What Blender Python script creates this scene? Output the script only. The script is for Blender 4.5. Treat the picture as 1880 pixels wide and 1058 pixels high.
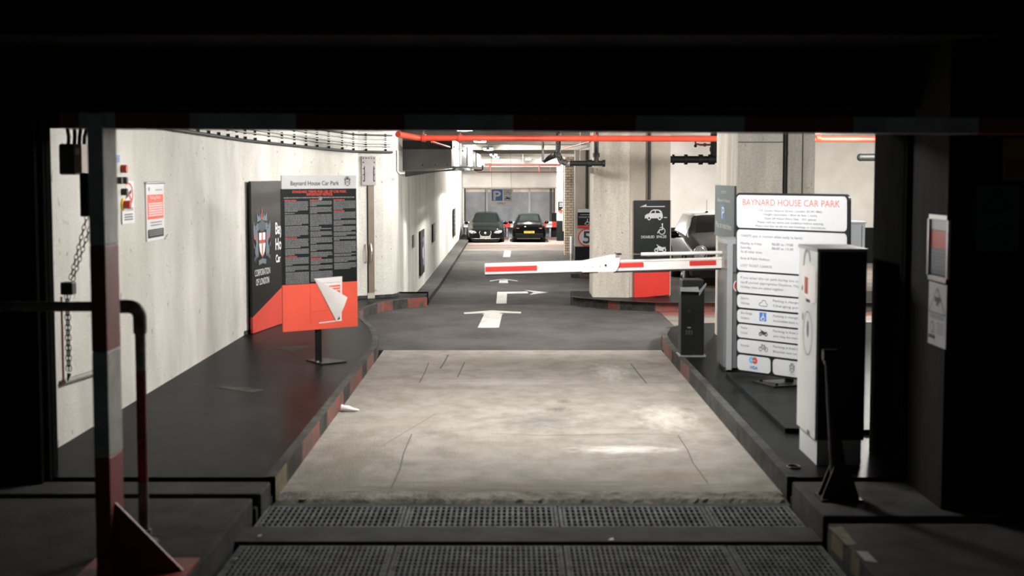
import bpy, math, random
from mathutils import Vector, Matrix
random.seed(7)
for o in list(bpy.data.objects): bpy.data.objects.remove(o)
S = bpy.context.scene
COL = S.collection
# ------------------------------------------------------------------ camera, world, exposure
FPX, CAMH = 2700.0, 2.2
PITCH = math.atan(211.0 / FPX)
cd = bpy.data.cameras.new('camera')
cam = bpy.data.objects.new('camera', cd); COL.objects.link(cam)
cd.sensor_width = 36.0; cd.lens = 36.0 * FPX / 1880.0
cd.clip_end = 300
cam.location = (0, 0, CAMH); cam.rotation_euler = (math.pi / 2 - PITCH, 0, 0)
cd.dof.use_dof = True; cd.dof.focus_distance = 45.0; cd.dof.aperture_fstop = 2.8
S.camera = cam
w = bpy.data.worlds.new('night'); S.world = w; w.use_nodes = True
w.node_tree.nodes['Background'].inputs[0].default_value = (0.45, 0.6, 0.6, 1)
w.node_tree.nodes['Background'].inputs[1].default_value = 0.016
S.view_settings.view_transform = 'Standard'
S.view_settings.look = 'None'
S.view_settings.exposure = 1.1
S.view_settings.gamma = 1.0
S.view_settings.use_curve_mapping = False
# car park lamps, the last one added unseen to brighten the right column: x, y, z, length along y, watts, warm/cool
LAMPS = [(0.3, 13.0, 2.94, 1.5, 112), (0.2, 20.0, 2.94, 1.5, 95),
         (-0.79, 24.0, 2.90, 1.5, 30), (-0.72, 33.0, 2.90, 1.5, 145), (-0.7, 43.5, 2.88, 1.5, 185),
         (-0.7, 56.0, 2.86, 1.5, 330), (-0.7, 64.0, 2.86, 1.5, 420), (0.8, 73.2, 2.86, 1.5, 620),
         (5.3, 20.5, 2.94, 1.5, 230), (5.6, 31.5, 2.94, 1.5, 270), (4.8, 13.8, 2.94, 1.5, 50)]


# ------------------------------------------------------------------ pixel helpers (solve where things stand)
_c, _s = math.cos(PITCH), math.sin(PITCH)
def ray(px, py):
    u = (px - 940) / FPX; v = (529 - py) / FPX
    return Vector((u, _c + v * _s, -_s + v * _c))
def PY(px, py, Y):
    d = ray(px, py); return Vector((0, 0, CAMH)) + d * (Y / d.y)
def PZ(px, py, z):
    d = ray(px, py); return Vector((0, 0, CAMH)) + d * ((z - CAMH) / d.z)
PROF = [(0, 0), (24.5, 0), (26, -.16), (36, -1.05), (40, -1.2), (44, -1.25), (90, -1.25)]
def fz(Y):
    for (a, za), (b, zb) in zip(PROF, PROF[1:]):
        if Y <= b: return za + (zb - za) * (Y - a) / (b - a)
    return -1.25
def PF(px, py, dz=0.004):
    d = ray(px, py); Y = 8.0
    while Y < 80:
        z = CAMH + d.z * Y / d.y
        if z <= fz(Y) + dz: break
        Y += .02
    return Vector((d.x * Y / d.y, Y, fz(Y) + dz))

# ------------------------------------------------------------------ materials
MATS = {}
def mat(name, col, rough=.6, metal=0., var=.12, scale=6., bump=0., emit=None, spec=.5, blobs=None, col2=None, thr=None, det=4., coat=0., bscale=None, stretch=None):
    m = bpy.data.materials.new(name); m.use_nodes = True; nt = m.node_tree; N = nt.nodes; Lk = nt.links
    b = N['Principled BSDF']
    b.inputs['Roughness'].default_value = rough; b.inputs['Metallic'].default_value = metal
    b.inputs['Specular IOR Level'].default_value = spec
    b.inputs['Coat Weight'].default_value = coat
    tc = N.new('ShaderNodeTexCoord'); vec = tc.outputs['Object']
    if stretch:
        mp = N.new('ShaderNodeMapping'); mp.inputs['Scale'].default_value = stretch
        Lk.new(vec, mp.inputs[0]); vec = mp.outputs[0]
    nz = N.new('ShaderNodeTexNoise'); nz.inputs['Scale'].default_value = scale; nz.inputs['Detail'].default_value = det; nz.inputs['Roughness'].default_value = .5 if det < 9 else .72
    Lk.new(vec, nz.inputs['Vector'])
    rmp = N.new('ShaderNodeValToRGB')
    c1 = [max(0, c * (1 - var)) for c in col]; c2 = [min(1, c * (1 + var)) for c in col]
    if col2: c1 = list(col2); c2 = list(col)
    lo, hi = thr if thr else (.3, .7)
    rmp.color_ramp.elements[0].position = lo; rmp.color_ramp.elements[1].position = hi
    rmp.color_ramp.elements[0].color = (*c1, 1); rmp.color_ramp.elements[1].color = (*c2, 1)
    Lk.new(nz.outputs['Fac'], rmp.inputs['Fac'])
    out = rmp.outputs['Color']
    for bl in (blobs or []):
        cx, cy, rx, ry, bc, st = bl
        mp = N.new('ShaderNodeMapping'); mp.vector_type = 'POINT'
        mp.inputs['Location'].default_value = (-cx / rx, -cy / ry, 0); mp.inputs['Scale'].default_value = (1 / rx, 1 / ry, 0)
        Lk.new(tc.outputs['Object'], mp.inputs['Vector'])
        n2 = N.new('ShaderNodeTexNoise'); n2.inputs['Scale'].default_value = 3.2; n2.inputs['Detail'].default_value = 8
        n2.inputs['Roughness'].default_value = .7
        Lk.new(mp.outputs[0], n2.inputs['Vector'])
        ln = N.new('ShaderNodeVectorMath'); ln.operation = 'LENGTH'; Lk.new(mp.outputs[0], ln.inputs[0])
        ma = N.new('ShaderNodeMath'); ma.operation = 'MULTIPLY_ADD'; ma.inputs[1].default_value = 2.6
        Lk.new(n2.outputs['Fac'], ma.inputs[0]); Lk.new(ln.outputs['Value'], ma.inputs[2])
        mr = N.new('ShaderNodeMapRange'); mr.inputs['From Min'].default_value = 1.35; mr.inputs['From Max'].default_value = 2.2
        mr.inputs['To Min'].default_value = st; mr.inputs['To Max'].default_value = 0; mr.clamp = True
        Lk.new(ma.outputs[0], mr.inputs['Value'])
        mx = N.new('ShaderNodeMix'); mx.data_type = 'RGBA'
        Lk.new(mr.outputs[0], mx.inputs['Factor']); Lk.new(out, mx.inputs['A']); mx.inputs['B'].default_value = (*bc, 1)
        out = mx.outputs['Result']
    Lk.new(out, b.inputs['Base Color'])
    if bump:
        bn = N.new('ShaderNodeBump'); bn.inputs['Strength'].default_value = bump; bn.inputs['Distance'].default_value = .02
        n3 = N.new('ShaderNodeTexNoise'); n3.inputs['Scale'].default_value = bscale or scale * 8; n3.inputs['Detail'].default_value = 5
        Lk.new(vec, n3.inputs['Vector'])
        Lk.new(n3.outputs['Fac'], bn.inputs['Height']); Lk.new(bn.outputs['Normal'], b.inputs['Normal'])
    if emit:
        b.inputs['Emission Color'].default_value = (*emit[:3], 1); b.inputs['Emission Strength'].default_value = emit[3]
    MATS[name] = m; m['det'] = 1
    return m
def mixdirt(name, col, dirt, scale, lo, hi, big, rough, bump, stretch=(1, 1, 1), fine=60, bumpd=.01, speck=None, spec=.4):
    """two scales of noise between a colour and its dirt, plus small specks"""
    m = bpy.data.materials.new(name); m.use_nodes = True; nt = m.node_tree; N = nt.nodes; Lk = nt.links
    b = N['Principled BSDF']; b.inputs['Roughness'].default_value = rough; b.inputs['Specular IOR Level'].default_value = spec
    tc = N.new('ShaderNodeTexCoord'); mp = N.new('ShaderNodeMapping'); mp.inputs['Scale'].default_value = stretch
    Lk.new(tc.outputs['Object'], mp.inputs[0])
    def noise(sc, det=5, rg=.6, src=None):
        n = N.new('ShaderNodeTexNoise'); n.inputs['Scale'].default_value = sc; n.inputs['Detail'].default_value = det
        n.inputs['Roughness'].default_value = rg; Lk.new(src or mp.outputs[0], n.inputs['Vector']); return n.outputs['Fac']
    def ramp(f, a, c, x, y):
        r = N.new('ShaderNodeValToRGB'); r.color_ramp.elements[0].position = x; r.color_ramp.elements[1].position = y
        r.color_ramp.elements[0].color = (*a, 1); r.color_ramp.elements[1].color = (*c, 1); Lk.new(f, r.inputs[0]); return r.outputs[0]
    base = ramp(noise(scale, 8, .65), dirt, col, lo, hi)
    bigc = ramp(noise(big, 3), (.72, .72, .7), (1, 1, 1), .32, .6)
    mu = N.new('ShaderNodeMix'); mu.data_type = 'RGBA'; mu.blend_type = 'MULTIPLY'; mu.inputs['Factor'].default_value = 1
    Lk.new(base, mu.inputs['A']); Lk.new(bigc, mu.inputs['B']); out = mu.outputs['Result']
    fn = ramp(noise(fine, 2, .5, tc.outputs['Object']), (.78, .78, .78), (1.0, 1.0, 1.0), .38, .58)
    m2 = N.new('ShaderNodeMix'); m2.data_type = 'RGBA'; m2.blend_type = 'MULTIPLY'; m2.inputs['Factor'].default_value = .6
    Lk.new(out, m2.inputs['A']); Lk.new(fn, m2.inputs['B']); out = m2.outputs['Result']
    if speck:
        sp = ramp(noise(speck, 2, .5, tc.outputs['Object']), (1, 1, 1), (.45, .43, .4), .70, .74)
        m3 = N.new('ShaderNodeMix'); m3.data_type = 'RGBA'; m3.blend_type = 'MULTIPLY'; m3.inputs['Factor'].default_value = .7
        Lk.new(out, m3.inputs['A']); Lk.new(sp, m3.inputs['B']); out = m3.outputs['Result']
    Lk.new(out, b.inputs['Base Color'])
    bn = N.new('ShaderNodeBump'); bn.inputs['Strength'].default_value = bump; bn.inputs['Distance'].default_value = bumpd
    Lk.new(noise(fine, 4, .6, tc.outputs['Object']), bn.inputs['Height']); Lk.new(bn.outputs[0], b.inputs['Normal'])
    MATS[name] = m; return m

mixdirt('wall_paint', (.72, .71, .67), (.5, .48, .44), 1.3, .25, .62, .35, .75, .35, (1, 1, .45), 45, .006, 9)
mixdirt('column_concrete', (.70, .66, .59), (.44, .41, .36), 2.2, .28, .6, .6, .8, .5, (1.5, 1.5, .3), 40, .008, 14)
mixdirt('tan_paint', (.58, .52, .45), (.48, .43, .37), 2, .3, .6, .5, .7, .2, (1, 1, .5))
mixdirt('pale_paint', (.80, .77, .74), (.7, .67, .63), 1.5, .3, .6, .4, .7, .15)
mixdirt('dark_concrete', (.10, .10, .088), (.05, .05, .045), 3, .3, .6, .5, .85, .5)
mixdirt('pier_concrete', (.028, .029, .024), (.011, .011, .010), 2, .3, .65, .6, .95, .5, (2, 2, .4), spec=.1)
mixdirt('pavement_asphalt', (.0145, .0165, .016), (.006, .007, .0068), 3.2, .36, .62, .8, .34, .4, (1, 1, 1), 30, .004, 12, .014)
mixdirt('mid_asphalt', (.098, .094, .091), (.056, .054, .052), 1.4, .3, .65, .3, .8, .7, (1, .7, 1), 90, .01, None, .025)
mixdirt('threshold_concrete', (.085, .088, .08), (.04, .042, .039), 3, .3, .62, .6, .9, .5, (1, 1, 1), 60, .01, spec=.12)
mixdirt('ceiling_paint', (.6, .57, .52), (.42, .39, .35), 1.2, .3, .6, .4, .8, .2)
mixdirt('rough_rubble', (.34, .31, .26), (.12, .105, .085), 5, .35, .6, 3, .9, 1., (1, 1, 1), 60, .03)
mixdirt('red_kerb_paint', (.26, .055, .04), (.07, .065, .055), 7, .42, .60, 1.5, .6, .4, (1, 1, 1), 50, .01)
mixdirt('black_kerb_paint', (.035, .036, .035), (.08, .075, .068), 6, .38, .6, 1.5, .6, .4, spec=.06)
mixdirt('kerb_stone', (.085, .085, .08), (.04, .04, .038), 5, .35, .6, 1.5, .7, .4, spec=.05)
mixdirt('yellow_worn_paint', (.2, .16, .06), (.1, .09, .07), 9, .4, .55, 2, .7, .4)
mixdirt('white_worn_paint', (.46, .45, .42), (.27, .26, .24), 5, .3, .5, 2, .6, .3)
mixdirt('far_concrete', (.24, .21, .188), (.15, .135, .12), 2, .3, .6, .5, .8, .2, (.4, 1, 1), spec=.03)
mixdirt('red_line_paint', (.26, .08, .07), (.18, .11, .09), 3, .35, .6, 1, .6, .2, spec=.05)
mixdirt('panel_steel', (.26, .275, .30), (.18, .195, .22), 1.6, .3, .6, .6, .5, .1)
mixdirt('duct_steel', (.33, .34, .34), (.24, .25, .25), 2, .3, .6, .6, .45, .1)
mixdirt('grate_steel', (.16, .175, .175), (.06, .065, .066), 8, .35, .6, 2, .8, .4, spec=.15)
mixdirt('post_red', (.45, .05, .045), (.3, .05, .045), 4, .35, .6, 1, .5, .2)
mixdirt('post_white', (.75, .76, .72), (.5, .51, .48), 4, .35, .6, 1, .5, .2)
mixdirt('rail_grey', (.34, .37, .34), (.09, .1, .09), 9, .38, .6, 2, .5, .4, (1, 1, 1))
mixdirt('scaffold_red', (.4, .05, .035), (.12, .03, .025), 12, .35, .55, 2, .5, .4)
# lane slab: stains and scuffs, plus blobs that darken its edges
m = mat('lane_concrete', (.30, .28, .255), .95, 0, .12, 3.2, .5, spec=.03, col2=(.20, .185, .16), thr=(.34, .6), det=12, bscale=70, stretch=(1, .8, 1), blobs=[
    (.28, 12.95, .62, .62, (.13, .125, .115), .75), (.42, 13.6, .18, .2, (.09, .085, .075), .8), (.5, 14.1, .1, .18, (.13, .12, .1), .8),
    (.9, 11.6, .55, .22, (.7, .68, .65), .8), (-.1, 15.4, 1.3, .3, (.56, .54, .5), .4), (1.4, 13.2, .35, .9, (.56, .53, .49), .6),
    (-1.3, 11.0, .5, 1.6, (.17, .15, .12), .7), (-.1, 17.2, 1.7, .5, (.23, .21, .18), .8), (0, 10.2, 1.9, .33, (.17, .15, .12), .8),
    (-.9, 12.9, .5, .6, (.27, .235, .19), .6), (1.2, 10.6, .6, .35, (.21, .185, .145), .7), (1.1, 16.2, .25, .9, (.58, .56, .52), .5)])
mat('crack_dark', (.045, .04, .033), .9, 0, .3, 20)  # dark fill for cracks, joints and door seams
mat('black_plastic', (.006, .007, .007), .4, 0, .2, 10)
mat('black_metal', (.007, .008, .008), .45, .1, .2, 10, .05)
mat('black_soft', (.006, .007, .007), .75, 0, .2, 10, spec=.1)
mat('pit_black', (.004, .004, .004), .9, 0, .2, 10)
mat('sign_white', (.66, .67, .68), .4, 0, .03, 4)
mat('sign_pale', (.48, .50, .53), .45, 0, .04, 3)
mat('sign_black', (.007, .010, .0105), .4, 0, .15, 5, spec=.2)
mat('poster_black', (.006, .008, .008), .25, 0, .15, 5, spec=.3)
mat('shade_black', (.008, .008, .008), .95, 0, .15, 5, spec=0.)  # glossless black that puts the entrance's shade into the colour
mat('sign_red', (.86, .10, .055), .45, 0, .06, 3)
mat('poster_red', (.55, .05, .03), .35, 0, .08, 3)
mat('board_red', (.62, .025, .015), .45, 0, .06, 3)
mat('text_grey', (.24, .25, .255), .5, 0, .1, 5)
mat('text_mid', (.09, .10, .12), .5, 0, .1, 5)
mat('text_pale', (.15, .16, .18), .5, 0, .1, 5)
mat('text_dark', (.025, .03, .04), .5, 0, .1, 5)
mat('text_red', (.72, .07, .05), .5, 0, .1, 5)
mat('text_coral', (.55, .11, .085), .5, 0, .1, 5)
mat('crest_blue', (.10, .135, .175), .4, 0, .3, 30)
mat('crest_slate', (.035, .05, .07), .4, 0, .3, 30)
mat('crest_red', (.42, .05, .035), .4, 0, .1, 9)
mat('crest_grey', (.17, .18, .19), .4, 0, .1, 9)
mat('sign_blue', (.04, .15, .42), .4, 0, .06, 4)
mat('sign_cyan', (.08, .36, .6), .4, 0, .06, 4)
mat('sign_teal', (.075, .118, .115), .35, 0, .12, 4)
mat('arm_white', (.86, .83, .81), .4, 0, .04, 5)
mat('arm_red', (.68, .045, .04), .35, 0, .06, 9)
mat('rubber', (.02, .021, .022), .6, 0, .2, 20)
mat('machine_grey', (.17, .182, .19), .3, .25, .08, 2)
mat('machine_pale', (.36, .38, .40), .38, .1, .05, 2)
mat('machine_white', (.7, .73, .745), .42, 0, .07, 2.5)
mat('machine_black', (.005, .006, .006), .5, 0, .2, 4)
mat('aluminium', (.62, .64, .66), .35, .7, .06, 4)
mat('galvanised', (.42, .43, .42), .45, .6, .15, 12)
mat('chrome', (.8, .8, .8), .12, 1., .02, 4)
mat('pipe_red', (.60, .06, .03), .4, 0, .14, 6)
mat('pipe_rust', (.25, .05, .04), .5, 0, .2, 6)
mat('pipe_black', (.013, .016, .015), .5, 0, .3, 9, .2)
mat('foil_wrap', (.4, .38, .36), .35, .6, .5, 25, .8, col2=(.05, .05, .05), thr=(.4, .6))
mat('door_brown', (.17, .135, .10), .5, 0, .12, 4)
mat('hatch_grey', (.26, .245, .23), .55, 0, .1, 8)
mat('hatch_purple', (.30, .28, .28), .55, 0, .1, 8)
mat('paper', (.82, .8, .79), .7, 0, .04, 6)
mat('beige_box', (.3, .24, .19), .5, 0, .1, 6)
mat('panel_box', (.5, .5, .45), .5, 0, .05, 5)
mat('knob_yellow', (.8, .55, .08), .4, 0, .1, 5)
mat('knob_red', (.5, .04, .03), .35, 0, .1, 5)
mat('car_dark', (.006, .008, .008), .2, 0, .1, 3, spec=.14)
mat('car_black', (.002, .003, .003), .16, 0, .1, 3, spec=.14)
mat('car_bronze', (.02, .019, .018), .35, 0, .1, 3, spec=.25)
mat('car_roof', (.56, .54, .51), .3, .1, .05, 3, coat=.5)
mat('car_glass', (.008, .011, .011), .08, 0, .2, 2, spec=.35)
mat('car_glass_reflection', (.16, .155, .14), .15, 0, .2, 2)  # pale tone paints the wall's reflection into the side windows
mat('tyre', (.012, .012, .012), .8, 0, .2, 9)
mat('lamp_lens', (.6, .62, .62), .12, .2, .3, 30, coat=1.)
mat('tail_red', (.34, .07, .03), .2, 0, .2, 20, coat=1.)
mat('plate_white', (.55, .57, .57), .4, 0, .05, 9)
mat('plate_yellow', (.75, .5, .05), .4, 0, .05, 9)
mat('amber_tag', (.35, .2, .03), .5, 0, .1, 5)
mat('violet_coat', (.14, .13, .28), .6, 0, .3, 20)
mat('tube_glow', (.9, .9, .9), .4, 0, .02, 4, emit=(1, .98, .95, 14))
m = bpy.data.materials.new('brick_tan'); m.use_nodes = True; N = m.node_tree.nodes; Lk = m.node_tree.links
tc = N.new('ShaderNodeTexCoord'); sx = N.new('ShaderNodeSeparateXYZ'); ad = N.new('ShaderNodeMath'); cb = N.new('ShaderNodeCombineXYZ'); bk = N.new('ShaderNodeTexBrick')
Lk.new(tc.outputs['Object'], sx.inputs[0]); Lk.new(sx.outputs['X'], ad.inputs[0]); Lk.new(sx.outputs['Y'], ad.inputs[1])
Lk.new(ad.outputs[0], cb.inputs['X']); Lk.new(sx.outputs['Z'], cb.inputs['Y']); Lk.new(cb.outputs[0], bk.inputs['Vector'])
bk.inputs['Color1'].default_value = (.50, .41, .31, 1); bk.inputs['Color2'].default_value = (.42, .34, .25, 1); bk.inputs['Mortar'].default_value = (.13, .1, .08, 1)
bk.inputs['Scale'].default_value = 1; bk.inputs['Mortar Size'].default_value = .014; bk.inputs['Brick Width'].default_value = .26; bk.inputs['Row Height'].default_value = .107
Lk.new(bk.outputs['Color'], N['Principled BSDF'].inputs['Base Color']); N['Principled BSDF'].inputs['Roughness'].default_value = .8
MATS['brick_tan'] = m
m = bpy.data.materials.new('cabinet_glass'); m.use_nodes = True
b = m.node_tree.nodes['Principled BSDF']; b.inputs['Transmission Weight'].default_value = 1; b.inputs['Roughness'].default_value = .02; b.inputs['Alpha'].default_value = 1
MATS['clear_glass'] = m

# ------------------------------------------------------------------ mesh builder
def frame_from(d):
    d = d.normalized(); a = Vector((0, 0, 1)) if abs(d.z) < .9 else Vector((1, 0, 0))
    u = d.cross(a).normalized(); return u, d.cross(u).normalized()
class MB:
    def __init__(s): s.v = []; s.f = []; s.m = []; s.mats = []; s.sm = []
    def mi(s, n):
        if n not in s.mats: s.mats.append(n)
        return s.mats.index(n)
    def add(s, vs, fs, mt, smooth=False):
        o = len(s.v); s.v += [Vector(p) for p in vs]; k = s.mi(mt)
        for f in fs: s.f.append([i + o for i in f]); s.m.append(k); s.sm.append(smooth)
        return s
    def face(s, pts, mt): return s.add(pts, [list(range(len(pts)))], mt)
    def box(s, x0, x1, y0, y1, z0, z1, mt, M=None):
        vs = [(x, y, z) for x in (x0, x1) for y in (y0, y1) for z in (z0, z1)]
        if M is not None: vs = [M @ Vector(p) for p in vs]
        return s.add(vs, [(0, 1, 3, 2), (4, 6, 7, 5), (0, 4, 5, 1), (2, 3, 7, 6), (0, 2, 6, 4), (1, 5, 7, 3)], mt)
    def hexa(s, p, mt):  # 4 bottom + 4 top
        return s.add(p, [(3, 2, 1, 0), (4, 5, 6, 7), (0, 1, 5, 4), (1, 2, 6, 5), (2, 3, 7, 6), (3, 0, 4, 7)], mt)
    def prism(s, poly, z0, z1, mt, side=None):
        n = len(poly); zz0 = z0 if callable(z0) else (lambda x, y: z0); zz1 = z1 if callable(z1) else (lambda x, y: z1)
        vs = [(x, y, zz0(x, y)) for x, y in poly] + [(x, y, zz1(x, y)) for x, y in poly]
        s.add(vs, [list(range(n))[::-1], [i + n for i in range(n)]], mt)
        s.add(vs, [(i, (i + 1) % n, (i + 1) % n + n, i + n) for i in range(n)], side or mt); return s
    def slab(s, pts, vec, mt, side=None):
        n = len(pts); pts = [Vector(p) for p in pts]; vec = Vector(vec)
        vs = pts + [p + vec for p in pts]
        s.add(vs, [list(range(n))[::-1], [i + n for i in range(n)]], mt)
        s.add(vs, [(i, (i + 1) % n, (i + 1) % n + n, i + n) for i in range(n)], side or mt); return s
    def tube(s, pts, r, mt, n=12, closed=False, caps=True):
        pts = [Vector(p) for p in pts]; k = len(pts); R = r if isinstance(r, (list, tuple)) else [r] * k
        vs = []; u = None
        for i, p in enumerate(pts):
            if closed: d = pts[(i + 1) % k] - pts[i - 1]
            else: d = pts[min(i + 1, k - 1)] - pts[max(i - 1, 0)]
            d.normalize()
            if u is None: u, v = frame_from(d)
            else:
                u = (u - d * u.dot(d)).normalized(); v = d.cross(u)
            for j in range(n):
                a = 2 * math.pi * j / n; vs.append(p + (u * math.cos(a) + v * math.sin(a)) * R[i])
        fs = []
        for i in range(k if closed else k - 1):
            for j in range(n):
                a = i * n + j; b = i * n + (j + 1) % n; c = ((i + 1) % k) * n
                fs.append((a, b, c + (j + 1) % n, c + j))
        s.add(vs, fs, mt, True)
        if caps and not closed:
            s.add(vs[:n], [list(range(n))[::-1]], mt); s.add(vs[-n:], [list(range(n))], mt)
        return s
    def cyl(s, a, b, r, mt, n=20): return s.tube([a, b], r, mt, n)
    def ball(s, c, r, mt, n=14, m_=8):
        c = Vector(c); r = r if isinstance(r, (tuple, list)) else (r, r, r); vs = []; fs = []
        for i in range(m_ + 1):
            t = math.pi * i / m_
            for j in range(n):
                a = 2 * math.pi * j / n
                vs.append(c + Vector((r[0] * math.sin(t) * math.cos(a), r[1] * math.sin(t) * math.sin(a), r[2] * math.cos(t))))
        for i in range(m_):
            for j in range(n): fs.append((i * n + j, (i + 1) * n + j, (i + 1) * n + (j + 1) % n, i * n + (j + 1) % n))
        return s.add(vs, fs, mt, True)
ORG = {}
def mesh_obj(name, mb, parent=None, loc=(0, 0, 0), bevel=0):
    base = ORG[parent.name] if parent else Vector(loc)
    me = bpy.data.meshes.new(name)
    me.from_pydata([v - base for v in mb.v], [], mb.f)
    for n in mb.mats: me.materials.append(MATS[n])
    me.polygons.foreach_set('material_index', mb.m); me.polygons.foreach_set('use_smooth', mb.sm)
    me.update()
    o = bpy.data.objects.new(name, me); COL.objects.link(o)
    if parent: o.parent = parent
    else: o.location = base
    ORG[o.name] = base
    if bevel:
        bv = o.modifiers.new('edge', 'BEVEL'); bv.width = bevel; bv.segments = 2; bv.limit_method = 'ANGLE'
    return o
def thing(name, label, cat, loc, group=None):
    o = bpy.data.objects.new(name, None); COL.objects.link(o); o.location = loc; o.empty_display_size = .1
    o['label'] = label; o['category'] = cat
    if group: o['group'] = group
    ORG[o.name] = Vector(loc); return o
def part(name, mb, parent, label=None, bevel=0):
    o = mesh_obj(name, mb, parent, bevel=bevel)
    if label: o['label'] = label
    return o
def single(name, mb, label, cat, loc, group=None, bevel=0):
    o = mesh_obj(name, mb, None, loc, bevel); o['label'] = label; o['category'] = cat
    if group: o['group'] = group
    return o
def struct(name, mb, bevel=0):
    o = mesh_obj(name, mb, None, (0, 0, 0), bevel); o['kind'] = 'structure'; return o

# ------------------------------------------------------------------ flat artwork on a plane
_glyph = {}
def glyphs(s, bold=False):
    if s in _glyph: return _glyph[s]
    cu = bpy.data.curves.new('t', 'FONT'); cu.body = s; cu.resolution_u = 3; cu.fill_mode = 'FRONT'
    ob = bpy.data.objects.new('t', cu); COL.objects.link(ob); bpy.context.view_layer.update()
    dg = bpy.context.evaluated_depsgraph_get(); me = bpy.data.meshes.new_from_object(ob.evaluated_get(dg))
    r = ([(v.co.x, v.co.y) for v in me.vertices], [list(p.vertices) for p in me.polygons])
    bpy.data.objects.remove(ob); bpy.data.curves.remove(cu); bpy.data.meshes.remove(me)
    _glyph[s] = r; return r
class Fr:
    def __init__(s, o, ux, uz): s.o = Vector(o); s.ux = Vector(ux).normalized(); s.uz = Vector(uz).normalized(); s.n = s.ux.cross(s.uz).normalized()
    def P(s, u, v, w=0): return s.o + s.ux * u + s.uz * v + s.n * w
    def poly(s, mb, pts, mt, w): mb.face([s.P(u, v, w) for u, v in pts], mt)
    def rect(s, mb, u0, v0, u1, v1, mt, w): s.poly(mb, [(u0, v0), (u1, v0), (u1, v1), (u0, v1)], mt, w)
    def rr(s, u0, v0, u1, v1, r, n=5):
        out = []
        for cx, cy, a0 in ((u1 - r, v0 + r, -90), (u1 - r, v1 - r, 0), (u0 + r, v1 - r, 90), (u0 + r, v0 + r, 180)):
            for k in range(n + 1):
                a = math.radians(a0 + 90 * k / n); out.append((cx + r * math.cos(a), cy + r * math.sin(a)))
        return out
    def disc(s, mb, u, v, r, mt, w, n=28, ry=None, a0=0, a1=360):
        ry = ry or r; full = (a1 - a0) >= 360; k = n if full else n + 1
        s.poly(mb, [(u + r * math.cos(math.radians(a0 + (a1 - a0) * i / n)), v + ry * math.sin(math.radians(a0 + (a1 - a0) * i / n))) for i in range(k)], mt, w)
    def ring(s, mb, u, v, r0, r1, mt, w, n=28, a0=0, a1=360):
        for i in range(n):
            a = math.radians(a0 + (a1 - a0) * i / n); b = math.radians(a0 + (a1 - a0) * (i + 1) / n)
            s.poly(mb, [(u + r0 * math.cos(a), v + r0 * math.sin(a)), (u + r1 * math.cos(a), v + r1 * math.sin(a)),
                        (u + r1 * math.cos(b), v + r1 * math.sin(b)), (u + r0 * math.cos(b), v + r0 * math.sin(b))], mt, w)
    def line(s, mb, pts, wd, mt, w):
        for (a, b), (c, d) in zip(pts, pts[1:]):
            L = math.hypot(c - a, d - b) or 1; nx, ny = -(d - b) / L * wd / 2, (c - a) / L * wd / 2; ex, ey = (c - a) / L * wd / 3, (d - b) / L * wd / 3
            s.poly(mb, [(a + nx - ex, b + ny - ey), (a - nx - ex, b - ny - ey), (c - nx + ex, d - ny + ey), (c + nx + ex, d + ny + ey)], mt, w)
    def text(s, mb, t, u, v, size, mt, w, align='l', sx=1., width=None, bold=0.):
        vs, fs = glyphs(t); 
        if not vs: return
        x0 = min(a for a, b in vs); x1 = max(a for a, b in vs)
        k = size / .70
        if width: sx = width / ((x1 - x0) * k)
        off = {'l': -x0, 'c': -(x0 + x1) / 2, 'r': -x1}[align]
        offs = [(0, 0)] if not bold else [(-bold, 0), (bold, 0), (0, bold), (0, -bold)]
        for i, (bx, by) in enumerate(offs):
            mb.add([s.P(u + (a + off) * k * sx + bx, v + b * k + by, w + i * .00004) for a, b in vs], fs, mt)
    def words(s, mb, u0, u1, v, h, mt, w, ragged=False, rnd=random):
        x = u0; end = u1 if not ragged else u0 + (u1 - u0) * rnd.uniform(.25, .8)
        while x < end:
            L = h * rnd.uniform(1.2, 5); L = min(L, end - x)
            if L < h * .6: break
            s.rect(mb, x, v, x + L, v + h, mt, w); x += L + h * .45
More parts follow.
